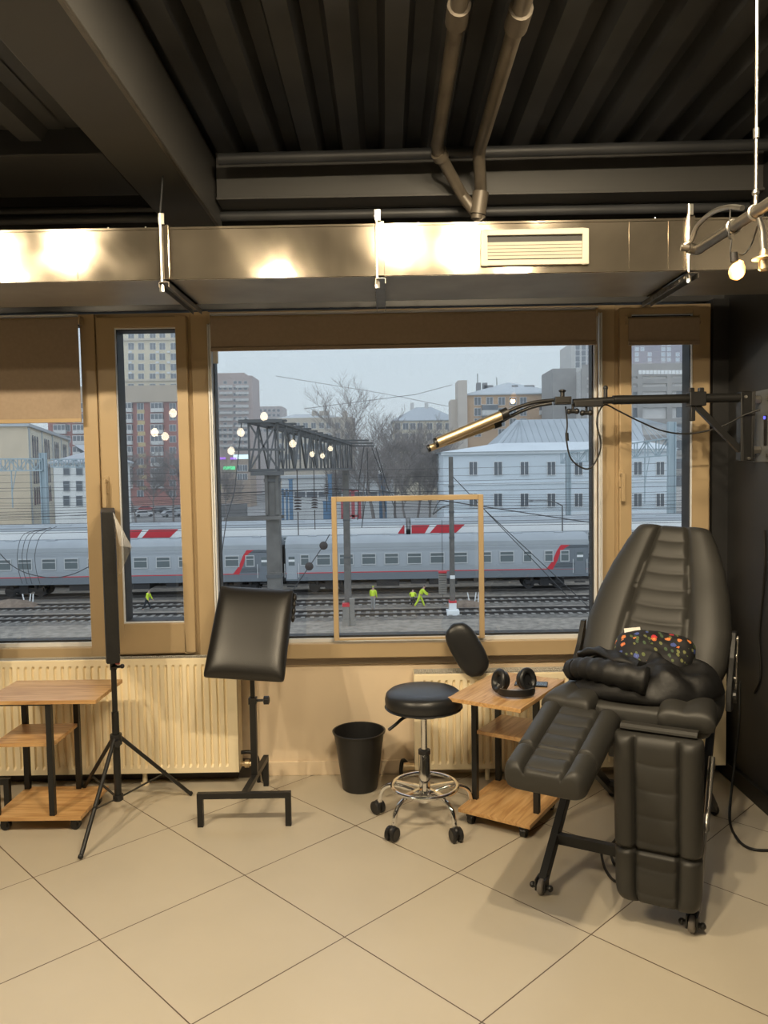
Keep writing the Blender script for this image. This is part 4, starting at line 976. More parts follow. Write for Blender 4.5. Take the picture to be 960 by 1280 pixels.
M['alu'] = mat('pale window surround', (.50,.52,.53), .5)
tw = win_mesh('train window', 1.15, .90, M['alu'], M['train_glass'], .07, 1)
tw2 = win_mesh('train window small', .72, .90, M['alu'], M['train_glass'], .07, 1)
def sleeping_car(X0, X1, label, wins, slash, doors, Y=TC):
    hw = 1.53; yf = Y-hw
    r = empty('sleeping_car', ((X0+X1)/2, Y, RAIL), label, 'train car', 'grey sleeping cars')
    pr = car_profile(hw, RAIL+1.05, RAIL+3.55, RAIL+4.38)
    body = [p for p in pr if p[1] <= RAIL+3.56]
    m = MB(); x0, x1 = X0+.22, X1-.22
    m.loft([[V((x, Y+a, z)) for a, z in pr] for x in (x0, x1)]); m.build('body', M['train'], r, smooth=25)
    m = MB(); rp = [(a*1.012, z+.015) for a, z in pr if z > RAIL+3.6]; rp = [(-hw*1.012, RAIL+3.58)] + rp + [(hw*1.012, RAIL+3.58)]
    m.loft([[V((x, Y+a, z)) for a, z in rp] for x in (x0-.02, x1+.02)]); rf = m.build('roof', M['train_roof'], r, smooth=25)
    for k in range(7): x = x0+2+k*(x1-x0-4)/6; MB().b2((x-.35, Y-.30, RAIL+4.36), (x+.35, Y+.30, RAIL+4.46)).build('roof_vent', M['train_roof'], rf, bevel=.03)
    MB().b2((x0+.005, yf-.012, RAIL+1.03), (x1-.005, yf+.1, RAIL+1.60)).build('skirt', M['train_dark'], r)
    MB().b2((x0+.005, yf-.016, RAIL+1.60), (x1-.005, yf+.1, RAIL+1.67)).build('red_line', M['train_red'], r)
    rb = MB()
    for z in (1.78, 1.90, 2.02, 3.30, 3.42): rb.b2((x0, yf-.02, RAIL+z), (x1, yf+.05, RAIL+z+.035))
    rb.build('side_ribs', M['train'], r)
    if slash:
        xa, xb, xc, xd = slash
        zb, zt = RAIL+1.62, RAIL+3.52
        m = MB(); q = [(xa, zb), (xa+(xc-xa)*.45, zb+.35*(zt-zb)), (xa+(xc-xa)*.72, zb+.75*(zt-zb)), (xc, zt), (xd, zt), (xd-.35, zt-.22), (xb+(xd-xb)*.45, zb+.72*(zt-zb)), (xb+(xd-xb)*.30, zb+.40*(zt-zb)), (xb, zb)]
        m.prism([(x, yf-.024, z) for x, z in q], (0, .03, 0)); m.build('red_slash', M['train_red'], r)
        m = MB(); q2 = [(xb, zb), (xb+(xd-xb)*.30, zb+.40*(zt-zb)), (xb+(xd-xb)*.45, zb+.72*(zt-zb)), (xd-.35, zt-.22), (xd, zt), (x1-.01, zt), (x1-.01, zb)]
        m.prism([(x, yf-.020, z) for x, z in q2], (0, .03, 0)); m.build('end_panel', M['train_dark'], r)
    for x, small in wins: train_window(tw2 if small else tw, r, x, yf-.02, RAIL+2.66)
    for x in doors:
        d = MB().b2((x-.42, yf-.035, RAIL+1.15), (x+.42, yf, RAIL+3.25)).build('door', M['train_dark'] if x > (X0+X1)/2 else M['train'], r, bevel=.01)
        MB().b2((x-.24, yf-.045, RAIL+2.25), (x+.24, yf-.03, RAIL+2.95)).build('pane', M['train_glass'], d)
        MB().b2((x-.24, yf-.048, RAIL+2.55), (x+.24, yf-.03, RAIL+2.72)).build('blind', M['train_white'], d)
        for s in (-.55, .55): MB().cyl((x+s, yf-.06, RAIL+1.3), (x+s, yf-.06, RAIL+2.4), .02, seg=8).build('handrail', M['train_white'], r)
        MB().b2((x-.4, yf-.10, RAIL+.55), (x+.4, yf+.25, RAIL+.60)).b2((x-.4, yf-.05, RAIL+.85), (x+.4, yf+.25, RAIL+.90)).build('step', M['under'], r)
    bogie(r, X0+3.6, Y); bogie(r, X1-3.6, Y)
    u = MB()
    for k, (a, w, h) in enumerate(((.34, 1.8, .55), (.44, 1.2, .40), (.52, 2.2, .5), (.64, 1.0, .35))): x = X0+(X1-X0)*a; u.b2((x-w/2, yf+.12, RAIL+1.05-h), (x+w/2, Y+1.2, RAIL+1.06))
    u.build('equipment_box', M['under'], r)
    for x in (X0, X1): MB().b2((x-.22 if x == X1 else x, Y-.75, RAIL+1.1), (x if x == X1 else x+.22, Y+.75, RAIL+3.7)).build('gangway_bellows', M['under'], r)
    for x in (X0, X1):
        s = -1 if x == X1 else 1
        for q in (-.9, .9): MB().cyl((x+s*.25, Y+q, RAIL+1.05), (x-s*.02, Y+q, RAIL+1.05), .09, seg=10).build('buffer', M['under'], r)
    return r
YF = TC-1.55
X0 = ax(353.5, 700, YF); X1 = ax(739, 700, YF); LC = X1-X0
def XC(px): return ax(px, 700, YF)
sleeping_car(X0, X1, 'grey sleeping car on the right, with a red slash at its right end',
    [(XC(a), b) for a, b in ((381, 1), (404.5, 0), (433, 0), (461, 0), (489.5, 0), (518, 0), (546.5, 0), (575.5, 0), (609, 1), (633.5, 0), (659.5, 1), (686, 1), (706, 1))],
    (XC(682.5), XC(691), XC(701), XC(712.5)), [XC(364.5), XC(725)])
X0b, X1b = X0-LC-.05, X0-.05
sleeping_car(X0b, X1b, 'grey sleeping car on the left with a red slash beside the lattice column',
    [(XC(a), b) for a, b in ((290, 0), (312.5, 1), (232, 0), (204, 0), (175.5, 0), (147, 0), (118, 0), (89, 0), (61, 0), (31, 0), (5, 0), (-20, 1), (261, 0))],
    (XC(290.5), XC(298.5), XC(308.5), XC(317.5)), [XC(330.5), XC(-27)])

# ---- double deck train behind
def deck_car(X0, X1, label, reds, Y=TD):
    hw = 1.55; yf = Y-hw
    r = empty('double_deck_car', ((X0+X1)/2, Y, RAIL), label, 'train car', 'double deck cars with a white band'); x0, x1 = X0+.2, X1-.2
    pr = car_profile(hw, RAIL+.6, RAIL+4.75, RAIL+5.28)
    MB().loft([[V((x, Y+a, z)) for a, z in pr] for x in (x0, x1)]).build('body', M['train'], r, smooth=25)
    rp = [(-hw*1.01, RAIL+4.86)] + [(a*1.012, z+.02) for a, z in pr if z > RAIL+4.8] + [(hw*1.01, RAIL+4.86)]
    rf = MB().loft([[V((x, Y+a, z)) for a, z in rp] for x in (x0, x1)]).build('roof', M['train_roof'], r, smooth=25)
    for k in range(6): x = x0+1.6+k*(x1-x0-3.2)/5; MB().b2((x-1.2, Y-1.0, RAIL+5.05), (x+1.2, Y-.55, RAIL+5.30)).build('roof_unit', M['train_roof'], rf, bevel=.05)
    MB().b2((x0, yf-.015, RAIL+4.10), (x1, yf+.05, RAIL+4.80)).build('white_band', M['train_white'], r)
    MB().b2((x0, yf-.012, RAIL+.62), (x1, yf+.05, RAIL+1.5)).build('skirt', M['train_dark'], r)
    for xa, xb, xc, xd in reds: MB().prism([(xa, yf-.028, RAIL+4.10), (xb, yf-.028, RAIL+4.10), (xd, yf-.028, RAIL+4.80), (xc, yf-.028, RAIL+4.80)], (0, .03, 0)).build('red_slash', M['train_red'], r)
    for k in range(11):
        x = x0+2.8+k*(x1-x0-5.6)/10
        for z in (1.75, 3.55): train_window(tw, r, x, yf-.02, RAIL+z)
    for x in (X0, X1): MB().b2((x-.2 if x == X1 else x, Y-.8, RAIL+1.1), (x if x == X1 else x+.2, Y+.8, RAIL+4.3)).build('gangway_bellows', M['under'], r)
    bogie(r, X0+3.4, Y); bogie(r, X1-3.4, Y)
YD = TD-1.57
def XD(px): return ax(px, 662, YD)
gx = XD(510.5); LD = 24.6
sl = lambda a, b, c, d: (XD(a), XD(b), XD(c), XD(d))
deck_car(gx, gx+LD, 'double deck train car with a white band right of the gap, above the grey train', [sl(514.5, 531, 514.5, 537), sl(537, 570, 546, 581)])
deck_car(gx-LD, gx, 'double deck train car with a white band left of the gap, above the grey train', [sl(161, 171, 161, 178), sl(177, 212, 186, 223), sl(497, 505.5, 504, 505.6)])
deck_car(gx-2*LD, gx-LD, 'double deck train car with a white band, behind the left window', [])

# ---- lattice portal over the tracks
L_ = M['lattice']
def lattice(root, A0, A1, B0, B1, w, n, t=.07, name='truss', m=None, box=True):
    "A0-A1 lower chord end points, B0-B1 upper chord; w offset vector of the second face"
    m = m or L_; A0, A1, B0, B1, w = V(A0), V(A1), V(B0), V(B1), V(w); c = MB()
    offs = (V((0,0,0)), w) if box else (V((0,0,0)),)
    for o in offs: c.bar(A0+o, A1+o, t*1.5).bar(B0+o, B1+o, t*1.5)
    c.build('chord', m, root)
    for o in offs:
        b = MB()
        for k in range(n+1):
            p, q = A0.lerp(A1, k/n)+o, B0.lerp(B1, k/n)+o; b.bar(p, q, t)
            if k < n: q2 = B0.lerp(B1, (k+1)/n)+o; p2 = A0.lerp(A1, (k+1)/n)+o; b.bar(p, q2, t*.8) if k % 2 == 0 else b.bar(q, p2, t*.8)
        b.build('bracing', m, root)
    if box:
        b = MB()
        for k in range(n+1):
            for P_, Q_ in ((A0, A1), (B0, B1)):
                p = P_.lerp(Q_, k/n); b.bar(p, p+w, t)
                if k < n: b.bar(p, P_.lerp(Q_, (k+1)/n)+w, t*.7)
        b.build('bracing', m, root)
YN, YFAR = 24.0, 51.0
A0 = at(312, 588, YN); B0 = at(312, 528, YN); A1 = at(423, 586, YFAR); B1 = at(423, 556, YFAR); B1.x = A1.x; B0.x = A0.x
wv = V((.88, 0, 0))
po = empty('lattice_portal', (A0.x, YN, GZ), 'dark steel lattice portal bridging the tracks on two concrete columns', 'gantry')
lattice(po, A0, A1, B0, B1, wv, 18, .055)
e = MB(); e.bar(A0, B0+wv, .05).bar(B0, A0+wv, .05); e.bar(B0+V((-.28,-.1,.03)), B0+wv+V((.15,-.1,.03)), .12, .10).bar(A0+V((.05,-.05,-.10)), A0+wv+V((.16,-.05,-.10)), .16, .12)
p = at(292, 562, YN); q = at(356, 562, YN); e.bar(p, q, .07).bar(at(306, 524, YN), at(318, 528, YN), .05); e.build('end_frame', L_, po)
for k in range(14):
    t_ = (k+.5)/14; p = B0.lerp(B1, t_); MB().bar(p+V((-.12,0,.09)), p+wv+V((.12,0,.09)), .30, .06).build('walkway_plank', L_, po)
for px, Y, y0, w in ((340.5, YN+.25, 590, .42), (432, YFAR-.2, 588, .40)):
    top = at(px, y0, Y); c = MB(); c.loft([[V((top.x+a*w/2*s, Y+b*w/2*s, z)) for a, b in ((-1,-1),(1,-1),(1,1),(-1,1))] for z, s in ((GZ, 1.15), (top.z, .95))]); cl = c.build('column', M['concrete'], po, bevel=.02)
    for dy in (.25, 3.2, 5.6):
        MB().b2((top.x-w*.56, Y-w*.56, top.z-dy-.05), (top.x+w*.56, Y+w*.56, top.z-dy+.05)).build('band', L_, cl)
    MB().b2((top.x-w*.50, Y-w*.60, top.z-1.3), (top.x-w*.28, Y+w*.6, top.z)).b2((top.x+w*.28, Y-w*.60, top.z-1.3), (top.x+w*.50, Y+w*.6, top.z)).build('steel_strap', M['concrete'], cl)
p = at(281, 649, YN); q = at(352, 647, YN); MB().bar(p+V((0,-.05,0)), q+V((0,-.05,0)), .10, .10).bar(p+V((0,.52,0)), q+V((0,.52,0)), .10, .10).build('cross_arm', M['concrete'], po)
for px0, px1, py, dy in ((427, 461, 550.5, .3), (432, 466, 554, -.2), (437, 468, 557.5, -.8)): MB().bar(at(px0, py, YFAR+dy), at(px1, py, YFAR+dy), .12, .10).build('cross_arm', L_, po)
M['insul'] = mat('dark brown insulator', (.05,.04,.038), .4)
def insul(px, py, Y, zt, label, n=5):
    p = at(px, py, Y); m = MB(); m.tube([(p.x, Y, p.z), (p.x, Y, zt)], .02, 6)
    for k in range(n): m.lathe([(.02, -.03), (.13, -.02), (.13, .01), (.03, .04)], (p.x, Y, p.z-.10*k), None, 10)
    m.tube([(p.x, Y, p.z-.10*n), (p.x, Y, p.z-.10*n-.8)], .02, 6)
    tag(m.build('insulator_string', M['insul'], smooth=40), label, 'insulator', 'insulators under the portal')
for (px, py, t_, lab) in ((372, 622, .12, 'leftmost'), (393, 622, .30, 'second from the left'), (408, 606, .55, 'third from the left'), (420, 604, .80, 'rightmost')):
    Y = YN+(YFAR-YN)*t_; p = A0.lerp(A1, t_); insul(px, py, Y, p.z, 'dark insulator string hanging from the lattice portal, '+lab)

# ---- pale gantries behind the trains
def gantry(label, xa, ya, xb, yb, Ya, Yb, h0, h1, col, arms=(), n=11):
    A, B = at(xa, ya, Ya), at(xb, yb, Yb); r = empty('signal_gantry', (B.x, B.y, GZ), label, 'gantry', 'pale steel gantries')
    lattice(r, A, B, A+V((0,0,h0)), B+V((0,0,h1)), V((0,.9,0)), n, .09, m=M['paint_steel'])
    for px, Y, w, yt in col:
        p = at(px, yt, Y); c = MB(); c.b2((p.x-w/2, Y, GZ), (p.x-w/2+.1, Y+.6, p.z)).b2((p.x+w/2-.1, Y, GZ), (p.x+w/2, Y+.6, p.z)).b2((p.x-w/2, Y+.2, GZ), (p.x+w/2, Y+.4, p.z)); c.build('column', M['paint_steel'], r)
    for px, py, Y, l in arms: p = at(px, py, Y); MB().bar(p, p+V((0,0,-l)), .10).bar(p+V((.5,0,0)), p+V((0,0,-l*.6)), .07).build('drop_arm', M['paint_steel'], r)
    return r
gantry('pale lattice gantry ending at a steel column in the left window', -60, 589, 53, 588, 82, 82, 1.25, 1.20, [(52, 82, .62, 566)], [(14, 589, 82, 3.8)])
gantry('low pale lattice truss in front of the white house in the left window', 64, 584, 128, 584, 95, 95, .95, .95, [(128, 95, .4, 575)], (), 7)
gantry('pale lattice gantry on two columns in front of the long pale blue building', 703, 579, 838, 569, 95, 80, 1.15, 1.75, [(711, 93, .55, 566), (841, 80, .75, 527)], [(806, 571, 84, 5.0)])

# ---- poles, signal boxes, small things by the track
p = at(563.5, 571, 53); X = p.x
pl = empty('concrete_pole', (X, 53, GZ), 'slim dark concrete pole standing in front of the trains, in the wooden frame', 'pole')
MB().cyl((X, 53, GZ), (X, 53, p.z), .19, .15, 14).build('shaft', M['concrete'], pl, smooth=40)
MB().b2((X-.16, 52.78, az(563, 721, 53)-.12), (X+.16, 52.82, az(563, 721, 53)+.12)).build('number_plate', M['train_white'], pl)
for py in (608, 640, 672): z = az(563, py, 53); MB().cyl((X, 53, z-.06), (X, 53, z+.06), .19, .19, 14).build('band', L_, pl)
MB().tube(smoothpath([(X-.1, 53, az(563, 632, 53)), at(553, 634, 53), at(541, 643, 53)]), .05, 8).tube(smoothpath([(X-.1, 53, az(563, 618, 53)), at(548, 628, 53), at(541, 643, 53)]), .03, 8).build('bracket_arm', L_, pl)
MB().mat(0).b2((X-.42, 52.55, GZ), (X+.42, 53.45, GZ+.35)).b2((X-.24, 52.7, GZ+.35), (X+.24, 53.3, az(563, 753, 52.7))).build('foundation', M['train_white'], pl)
MB().b2((X-.25, 52.69, az(563, 754, 52.7)), (X+.25, 53.31, az(563, 751.5, 52.7))).build('red_cap', M['train_red'], pl)
p0 = at(553.5, 742, 53.4); p1 = at(553.5, 716, 53.4)
wt = empty('tension_weights', (p0.x, 53.4, p0.z), 'white striped stack of tension weights left of the slim concrete pole', 'weights')
n = 9
for k in range(n): z = p0.z+(p1.z-p0.z)*k/n; MB().b2((p0.x-.27, 53.25, z), (p0.x+.27, 53.55, z+(p1.z-p0.z)/n*.8)).build('weight', M['sleeper'], wt, bevel=.01)
MB().b2((p0.x-.28, 53.2, p1.z), (p0.x+.28, 53.6, p1.z+.12)).build('red_cap', M['train_red'], wt)
MB().cyl((p0.x, 53.4, p0.z-.6), (p0.x, 53.4, az(553, 650, 53.4)), .02, seg=6).build('rod', M['wire'], wt)
for px, y0, y1, w, lab, cap in ((432.5, 780, 754, .42, 'pale grey signal box with a red top, beside the far lattice column', 1), (440, 766, 748, .30, 'pale grey slim signal post right of the red topped signal box', 0)):
    Y = 50.1; p = at(px, y1, Y); b = empty('signal_box', (p.x, Y, GZ), lab, 'signal box'); h = p.z-GZ
    MB().b2((p.x-w/2, Y-.2, GZ), (p.x+w/2, Y+.2, p.z-.2)).b2((p.x-w*.62, Y-.24, GZ), (p.x+w*.62, Y+.24, GZ+.35)).build('cabinet', M['sleeper'], b, bevel=.01)
    MB().b2((p.x-w*.55, Y-.23, p.z-.2), (p.x+w*.55, Y+.23, p.z)).build('lid', M['train_red'] if cap else M['sleeper'], b)
for px, py, lab in ((590, 757, 'right of the slim concrete pole'), (34, 758, 'on the gravel in the left window')):
    p = onz(px, py, GZ); c = MB()
    for a, b_ in ((-.12, -.32), (.16, .30), (.42, .50)): c.bar(p+V((a,0,0)), p+V((b_,0,.95)), .07)
    tag(c.build('marker_stakes', M['train_white']), 'short white stakes stuck in the ballast, '+lab, 'stakes')
for px, py, r_, lab in ((582, 757, 1.6, 'right of the slim concrete pole'), (15, 759, 2.4, 'in the left window')):
    p = onz(px, py, GZ); m = MB(); m.lathe([(r_, 0), (r_*.8, r_*.10), (r_*.45, r_*.2), (r_*.15, r_*.25), (0, r_*.26)], p, Matrix.Diagonal((1, .5, 1)), 22)
    tag(m.build('sand_heap', mat('reddish sand', (.19,.145,.11), .95, var=.25, vs=3), smooth=60), 'low heap of reddish sand between the tracks, '+lab, 'heap')
# pulleys of the wire tensioner
for px, py, lab in ((386.5, 708, 'lower'), (404.5, 682, 'upper')):
    p = at(px, py, 50.5); tag(MB().lathe([(.0,-.05),(.22,-.05),(.27,-.03),(.20,0),(.27,.03),(.22,.05),(0,.05)], p, Matrix.Rotation(PI/2, 3, 'X'), 20).cyl(p+V((0,-.09,0)), p+V((0,.09,0)), .07).build('tension_pulley', M['insul'], smooth=40), 'dark round tension pulley on the slanting wire, %s of the two' % lab, 'pulley', 'wire pulleys')
# ---- overhead wires
def wire(pts, r=.02, label=None, group='overhead wires', sag=0):
    pts = [V(p) for p in pts]
    if len(pts) == 2:
        a, b = pts; pts = [a.lerp(b, t/14)-V((0,0,sag*4*(t/14)*(1-t/14))) for t in range(15)]
    o = MB().tube(pts, r, 5).build('overhead_wire', M['wire']); return tag(o, label, 'wire', group)
SAME = 'thin dark overhead wire running sideways along the railway tracks'
for Y in (TA, TB, TC, TD, 75.0, 80.5):
    zc = RAIL+5.75
    wire([(-55, Y, zc), (45, Y, zc)], .018, SAME, 'overhead wires along the tracks')
    for a, b in ((-55, -8), (-8, 45)): wire([(a, Y, zc+1.9), (b, Y, zc+1.9)], .018, SAME, 'overhead wires along the tracks', .9)
for Y, z in ((54.5, 8.6), (70.5, 9.0), (84, 8.4), (84.2, 9.3), (84.4, 10.1)): wire([(-60, Y, GZ+z), (50, Y, GZ+z+.15)], .018, SAME, 'overhead wires along the tracks', .35)
wire([at(250, 618, 45), at(420, 611, 47), at(480, 614, 48), at(556, 626, 50), at(750, 655, 55)], .035, 'thick dark cable crossing the big window just above the train roofs')
for a, b, lab in (((566, 596), (714, 750), 'left'), ((598, 630), (735, 758), 'right')): wire([at(*a, 53), onz(*b, GZ)], .03, 'pale guy wire slanting to the ground right of the slim pole, %s of the two' % lab, 'guy wires')
wire([at(302, 527, YN), at(299, 560, YN), at(293, 615, YN-.4), at(283, 650, YN-.6), at(274, 715, YN-1)], .016, 'thin wire falling from the lattice portal past the cross arm at its left')
wire([at(366, 738, 50.5), at(386, 709, 50.5), at(405, 681, 50.5), at(412, 668, 50.5)], .03, 'slanting tensioned wire through two pulleys right of the near column')
wire([at(345, 470, 300), at(480, 492, 320), at(560, 508, 330)], .10, 'faint wire high in the sky over the distant blocks')
wire([at(380, 511, 150), at(520, 493, 160), at(565, 481, 170)], .05, 'faint wire rising to the orange brick block')
for k, (pts) in enumerate((((455, 558), (449, 600), (447, 650)), ((459, 560), (460, 600), (452, 660)), ((465, 560), (476, 590), (482, 640)), ((470, 560), (480, 595), (492, 632)))):
    wire([at(x, y, YFAR-.3) for x, y in pts], .028, 'dark feeder cable hanging from the cross arms at the far end of the portal', 'feeder cables')
for k, px in enumerate((22, 28, 34, 44)):
    wire(smoothpath([at(px+36-k*3, 661-k, 60), at(px+8, 668, 60), at(px, 690, 60), at(px+1, 712, 60), at(px+6, 730, 60)]), .022, 'dark looping feeder wire in front of the grey train in the left window', 'feeder wires at the left')
wire(smoothpath([at(0, 692, 58), at(14, 706, 58), at(35, 717, 58), at(65, 722, 58), at(90, 718, 58), at(112, 708, 58)]), .035, 'sagging dark cable in front of the grey train in the left window')
lp_ = at(698, 627, 68); lpx = lp_.x
r = empty('lamp_post', (lpx, 66.5, GZ), 'thin dark lamp post with a curved arm behind the right end of the grey train', 'lamp post')
MB().cyl((lpx, 66.5, GZ), (lpx, 66.5, az(698, 632, 66.5)), .07, .05, 10).build('pole', L_, r)
MB().tube(smoothpath([(lpx, 66.5, az(698, 632, 66.5)), at(694, 628, 66.5), at(683, 626, 66.5), at(668, 626, 66.5)]), .045, 8).ball(at(664, 626, 66.5), (.30, .12, .07), 10).build('arm', L_, r, smooth=50)

# ---- buildings
def facade(name, label, mt, x0, x1, ytop, Y, dep, ymid=600, cols=(), rows=(), ww=1.2, wh=1.5, wkind=2, group=None, glass=None, frame=None, extra=None, xskip=None, cat='building', cap=90):
    a, b = at(x0, ytop, Y), at(x1, ytop, Y); zt = (a.z+b.z)/2
    r = empty(name, ((a.x+b.x)/2, Y, GZ), label, cat, group)
    MB().b2((a.x, Y, GZ), (b.x, Y+dep, zt)).build('walls', mt, r)
    if rows:
        me = win_mesh(name+' window', ww, wh, frame or M['win_frame'], glass or M['win_glass'], min(.09, ww*.06), wkind, .12); n = 0
        for py in rows:
            for px in cols:
                if xskip and xskip(px, py): continue
                p = at(px, py, Y); n += 1
                if n > cap: break
                o = bpy.data.objects.new('window', me); COL.objects.link(o); o.parent = r; o.location = V((p.x, Y-.02, p.z))-ORG[r.name]
    return r, a, b, zt
def cm(n, c, v=.05, vs=.4): return mat(n, c, .9, var=v, vs=vs)
def hiproof(r, x0, x1, y0, y1, z, h, m, ov=.5, inset=None):
    i = inset if inset is not None else (y1-y0)/2*.9
    ym = (y0+y1)/2; A = [V((x0-ov, y0-ov, z)), V((x1+ov, y0-ov, z)), V((x1+ov, y1+ov, z)), V((x0-ov, y1+ov, z)), V((x0+i, ym, z+h)), V((x1-i, ym, z+h))]
    B_ = [v-V((0,0,.25)) for v in A[:4]]
    return MB().add(A+B_, [(0,1,5,4), (1,2,5), (2,3,4,5), (3,0,4), (0,6,7,1), (1,7,8,2), (2,8,9,3), (3,9,6,0), (9,8,7,6)]).build('roof', m, r)
def rng(a, b, n): return [a+(b-a)*k/(n-1) for k in range(n)]
# yellow tower, red brick flats at the left
Y = 300
r, a, b, zt = facade('apartment_tower', 'tall yellow apartment tower at the top of the narrow left window', cm('yellow render', (.66,.58,.40)), 118, 228, 410, Y, 20, cols=(164, 176.5, 191, 203, 217, 230, 150, 137), rows=(419, 433, 446, 459, 471, 484), ww=2.3, wh=2.6)
for py in (424, 475): z = az(180, py, Y); MB().b2((a.x-.3, Y-.7, z-.5), (b.x+.3, Y+.1, z+.3)).build('cornice', cm('beige cornice', (.55,.48,.36)), r)
for px in (197, 211, 163): 
    for py in (453, 466, 440): z = az(px, py, Y); x = ax(px, py, Y); MB().b2((x-.6, Y-.5, z-.4), (x+.6, Y, z+.3)).build('air_conditioner', M['win_frame'], r)
Y = 235
br_ = cm('red brick', (.36,.135,.105), .12, 1.5)
r, a, b, zt = facade('brick_flats', 'red brick apartment block with white balconies, below the yellow tower', br_, 58, 248, 484, Y, 16, cols=(175.5, 216, 84, 120, 236), rows=(508, 521, 535, 549, 563, 577, 590, 604, 617), ww=2.0, wh=2.0)
MB().b2((a.x-.5, Y-1.0, az(180, 503, Y)), (b.x+.5, Y+16, zt+.3)).build('attic_band', cm('beige attic band', (.46,.38,.28)), r)
pale = cm('white balcony panel', (.60,.60,.58)); yel = cm('yellow panel', (.58,.45,.20))
for px in (158.5, 197, 76, 100, 140):
    for k in range(8):
        py = 508+13.6*k; z = az(px, py, Y); x = ax(px, py, Y); w = 1.8
        m = MB(); m.mat(0).b2((x-w, Y-1.2, z-1.7), (x+w, Y, z-.6)); m.mat(1).b2((x-w, Y-1.15, z-.6), (x+w, Y, z+.9)); m.mat(0)
        for q in (-1, -.33, .33, 1): m.b2((x+q*(w-.08)-.08, Y-1.2, z-.6), (x+q*(w-.08)+.08, Y-1.1, z+.95))
        m.b2((x-w, Y-1.2, z+.85), (x+w, Y, z+1.05)); m.build('balcony', [pale, M['win_glass']], r)
for k in range(8): z = az(176, 514.8+13.6*k, Y); x = ax(176, 514, Y); MB().b2((x-1.1, Y-.05, z-.55), (x+1.1, Y+.1, z+.55)).build('yellow_panel', yel, r)
# long beige building at the left: corner towards us, long side running back
Yc = 120
p0 = at(34, 533, Yc); bz_ = cm('beige render', (.62,.52,.38), .06, .3); bz2 = cm('pale beige render', (.66,.60,.48), .05, .3)
r = empty('long_beige_building', (p0.x, Yc, GZ), 'long beige building with tall arched windows in the left window', 'building')
far = at(86, 545, 175); left = at(-120, 533, 118); zt = p0.z
foot = [V((left.x, Yc-2, GZ)), V((p0.x, Yc, GZ)), V((far.x, 175, GZ)), V((left.x, 175, GZ))]
MB().prism(foot, (0, 0, zt-GZ)).build('walls', bz_, r)
MB().prism([v+V((-.2 if i in (0, 3) else .4, -.4 if i in (0, 1) else .2, zt-GZ)) for i, v in enumerate(foot)], (0, 0, .5)).build('cornice', M['flash'], r)
d = (foot[2]-foot[1]); Ls = d.length; d.normalize(); nrm = V((d.y, -d.x, 0)); Rw = Matrix((d, -nrm, V((0,0,1)))).transposed()
pl_ = MB().box(foot[1]+d*Ls/2+nrm*.03+V((0,0,(zt-GZ)/2-.2)), (Ls, .06, zt-GZ-.5), Rw).build('side_facade', bz2, r)
for k in range(5): MB().box(foot[1]+d*(k*Ls/4.2+.6)+nrm*.12+V((0,0,(zt-GZ)/2)), (.25, .25, zt-GZ-.3), Rw).build('drainpipe', M['flash'], r)
for bay in range(4):
    for q in range(3):
        for z, h in ((zt-3.2, 2.9), (zt-7.4, 2.7), (zt-11.0, 2.2)):
            c = foot[1]+d*(4.3+bay*Ls/4.2+q*2.4)+nrm*.10; c.z = z
            m = MB(); m.box(c, (1.25, .10, h), Rw); m.lathe([(0, -.05), (.625, -.05), (.625, .05), (0, .05)], c+V((0,0,h/2)), Rw @ Matrix.Rotation(PI/2, 3, 'X'), 14); m.build('arched_window', M['win_glass'], r)
# white house
Y = 112
r, a, b, zt = facade('white_house', 'white house with a grey metal roof in the left window', cm('white render', (.70,.71,.69)), 66.5, 122, 577, Y, 14, cols=(83.5, 99.5, 115), rows=(587.5, 607.5, 626), ww=.95, wh=1.5, wkind=1, frame=M['flash'])
hiproof(r, a.x, b.x, Y, Y+14, zt, 2.6, cm('grey roof', (.40,.42,.44)), inset=6)
# pink brown tower
Y = 320
r, a, b, zt = facade('brown_tower', 'distant pinkish brown apartment tower left in the big window', cm('pink brown panel', (.44,.345,.31), .06, .2), 252, 315, 470, Y, 18, cols=(259, 268, 275, 281.5, 288, 294, 300, 307), rows=rng(478, 560, 12), ww=1.5, wh=1.3, wkind=0, xskip=lambda x, y: (x in (275, 288)) and int(y) % 2 == 0)
MB().b2((ax(268, 466, Y), Y+2, zt), (ax(304, 466, Y), Y+12, az(285, 465.5, Y))).build('lift_house', cm('pink brown panel roof', (.44,.345,.31)), r)
for px in (283, 303):
    for py in rng(482, 556, 10): p = at(px, py, Y); MB().b2((p.x-2.6, Y-1.0, p.z-.9), (p.x+2.6, Y, p.z+.1)).build('balcony', cm('balcony panel %d' % int(px+py), (.50,.42,.38)) if False else pale, r)
# far low blocks
Y = 380
facade('far_block', 'faint distant block right of the pinkish brown tower', cm('far pink block', (.46,.40,.37)), 316, 352, 508, Y, 20, cols=rng(320, 348, 6), rows=(513, 519, 525, 531, 538), ww=1.5, wh=1.4, wkind=0)
Y = 270
r, a, b, zt = facade('beige_block', 'beige apartment block with chimneys on its roof, behind the lattice portal', cm('beige block', (.52,.46,.36)), 346, 441, 522, Y, 16, cols=(352, 362, 372, 382, 392, 402, 411, 422, 434), rows=(532, 545, 558, 571), ww=1.7, wh=2.0)
hiproof(r, a.x, ax(424, 522, Y), Y+2, Y+14, zt, 1.8, cm('pale metal roof', (.50,.53,.54)))
for px in (393, 402, 408, 431): p = at(px, 514, Y+6); MB().b2((p.x-.8, Y+5, zt), (p.x+.8, Y+7, az(px, 514, Y+6))).build('chimney', cm('chimney beige %d' % px, (.48,.42,.34)), r)
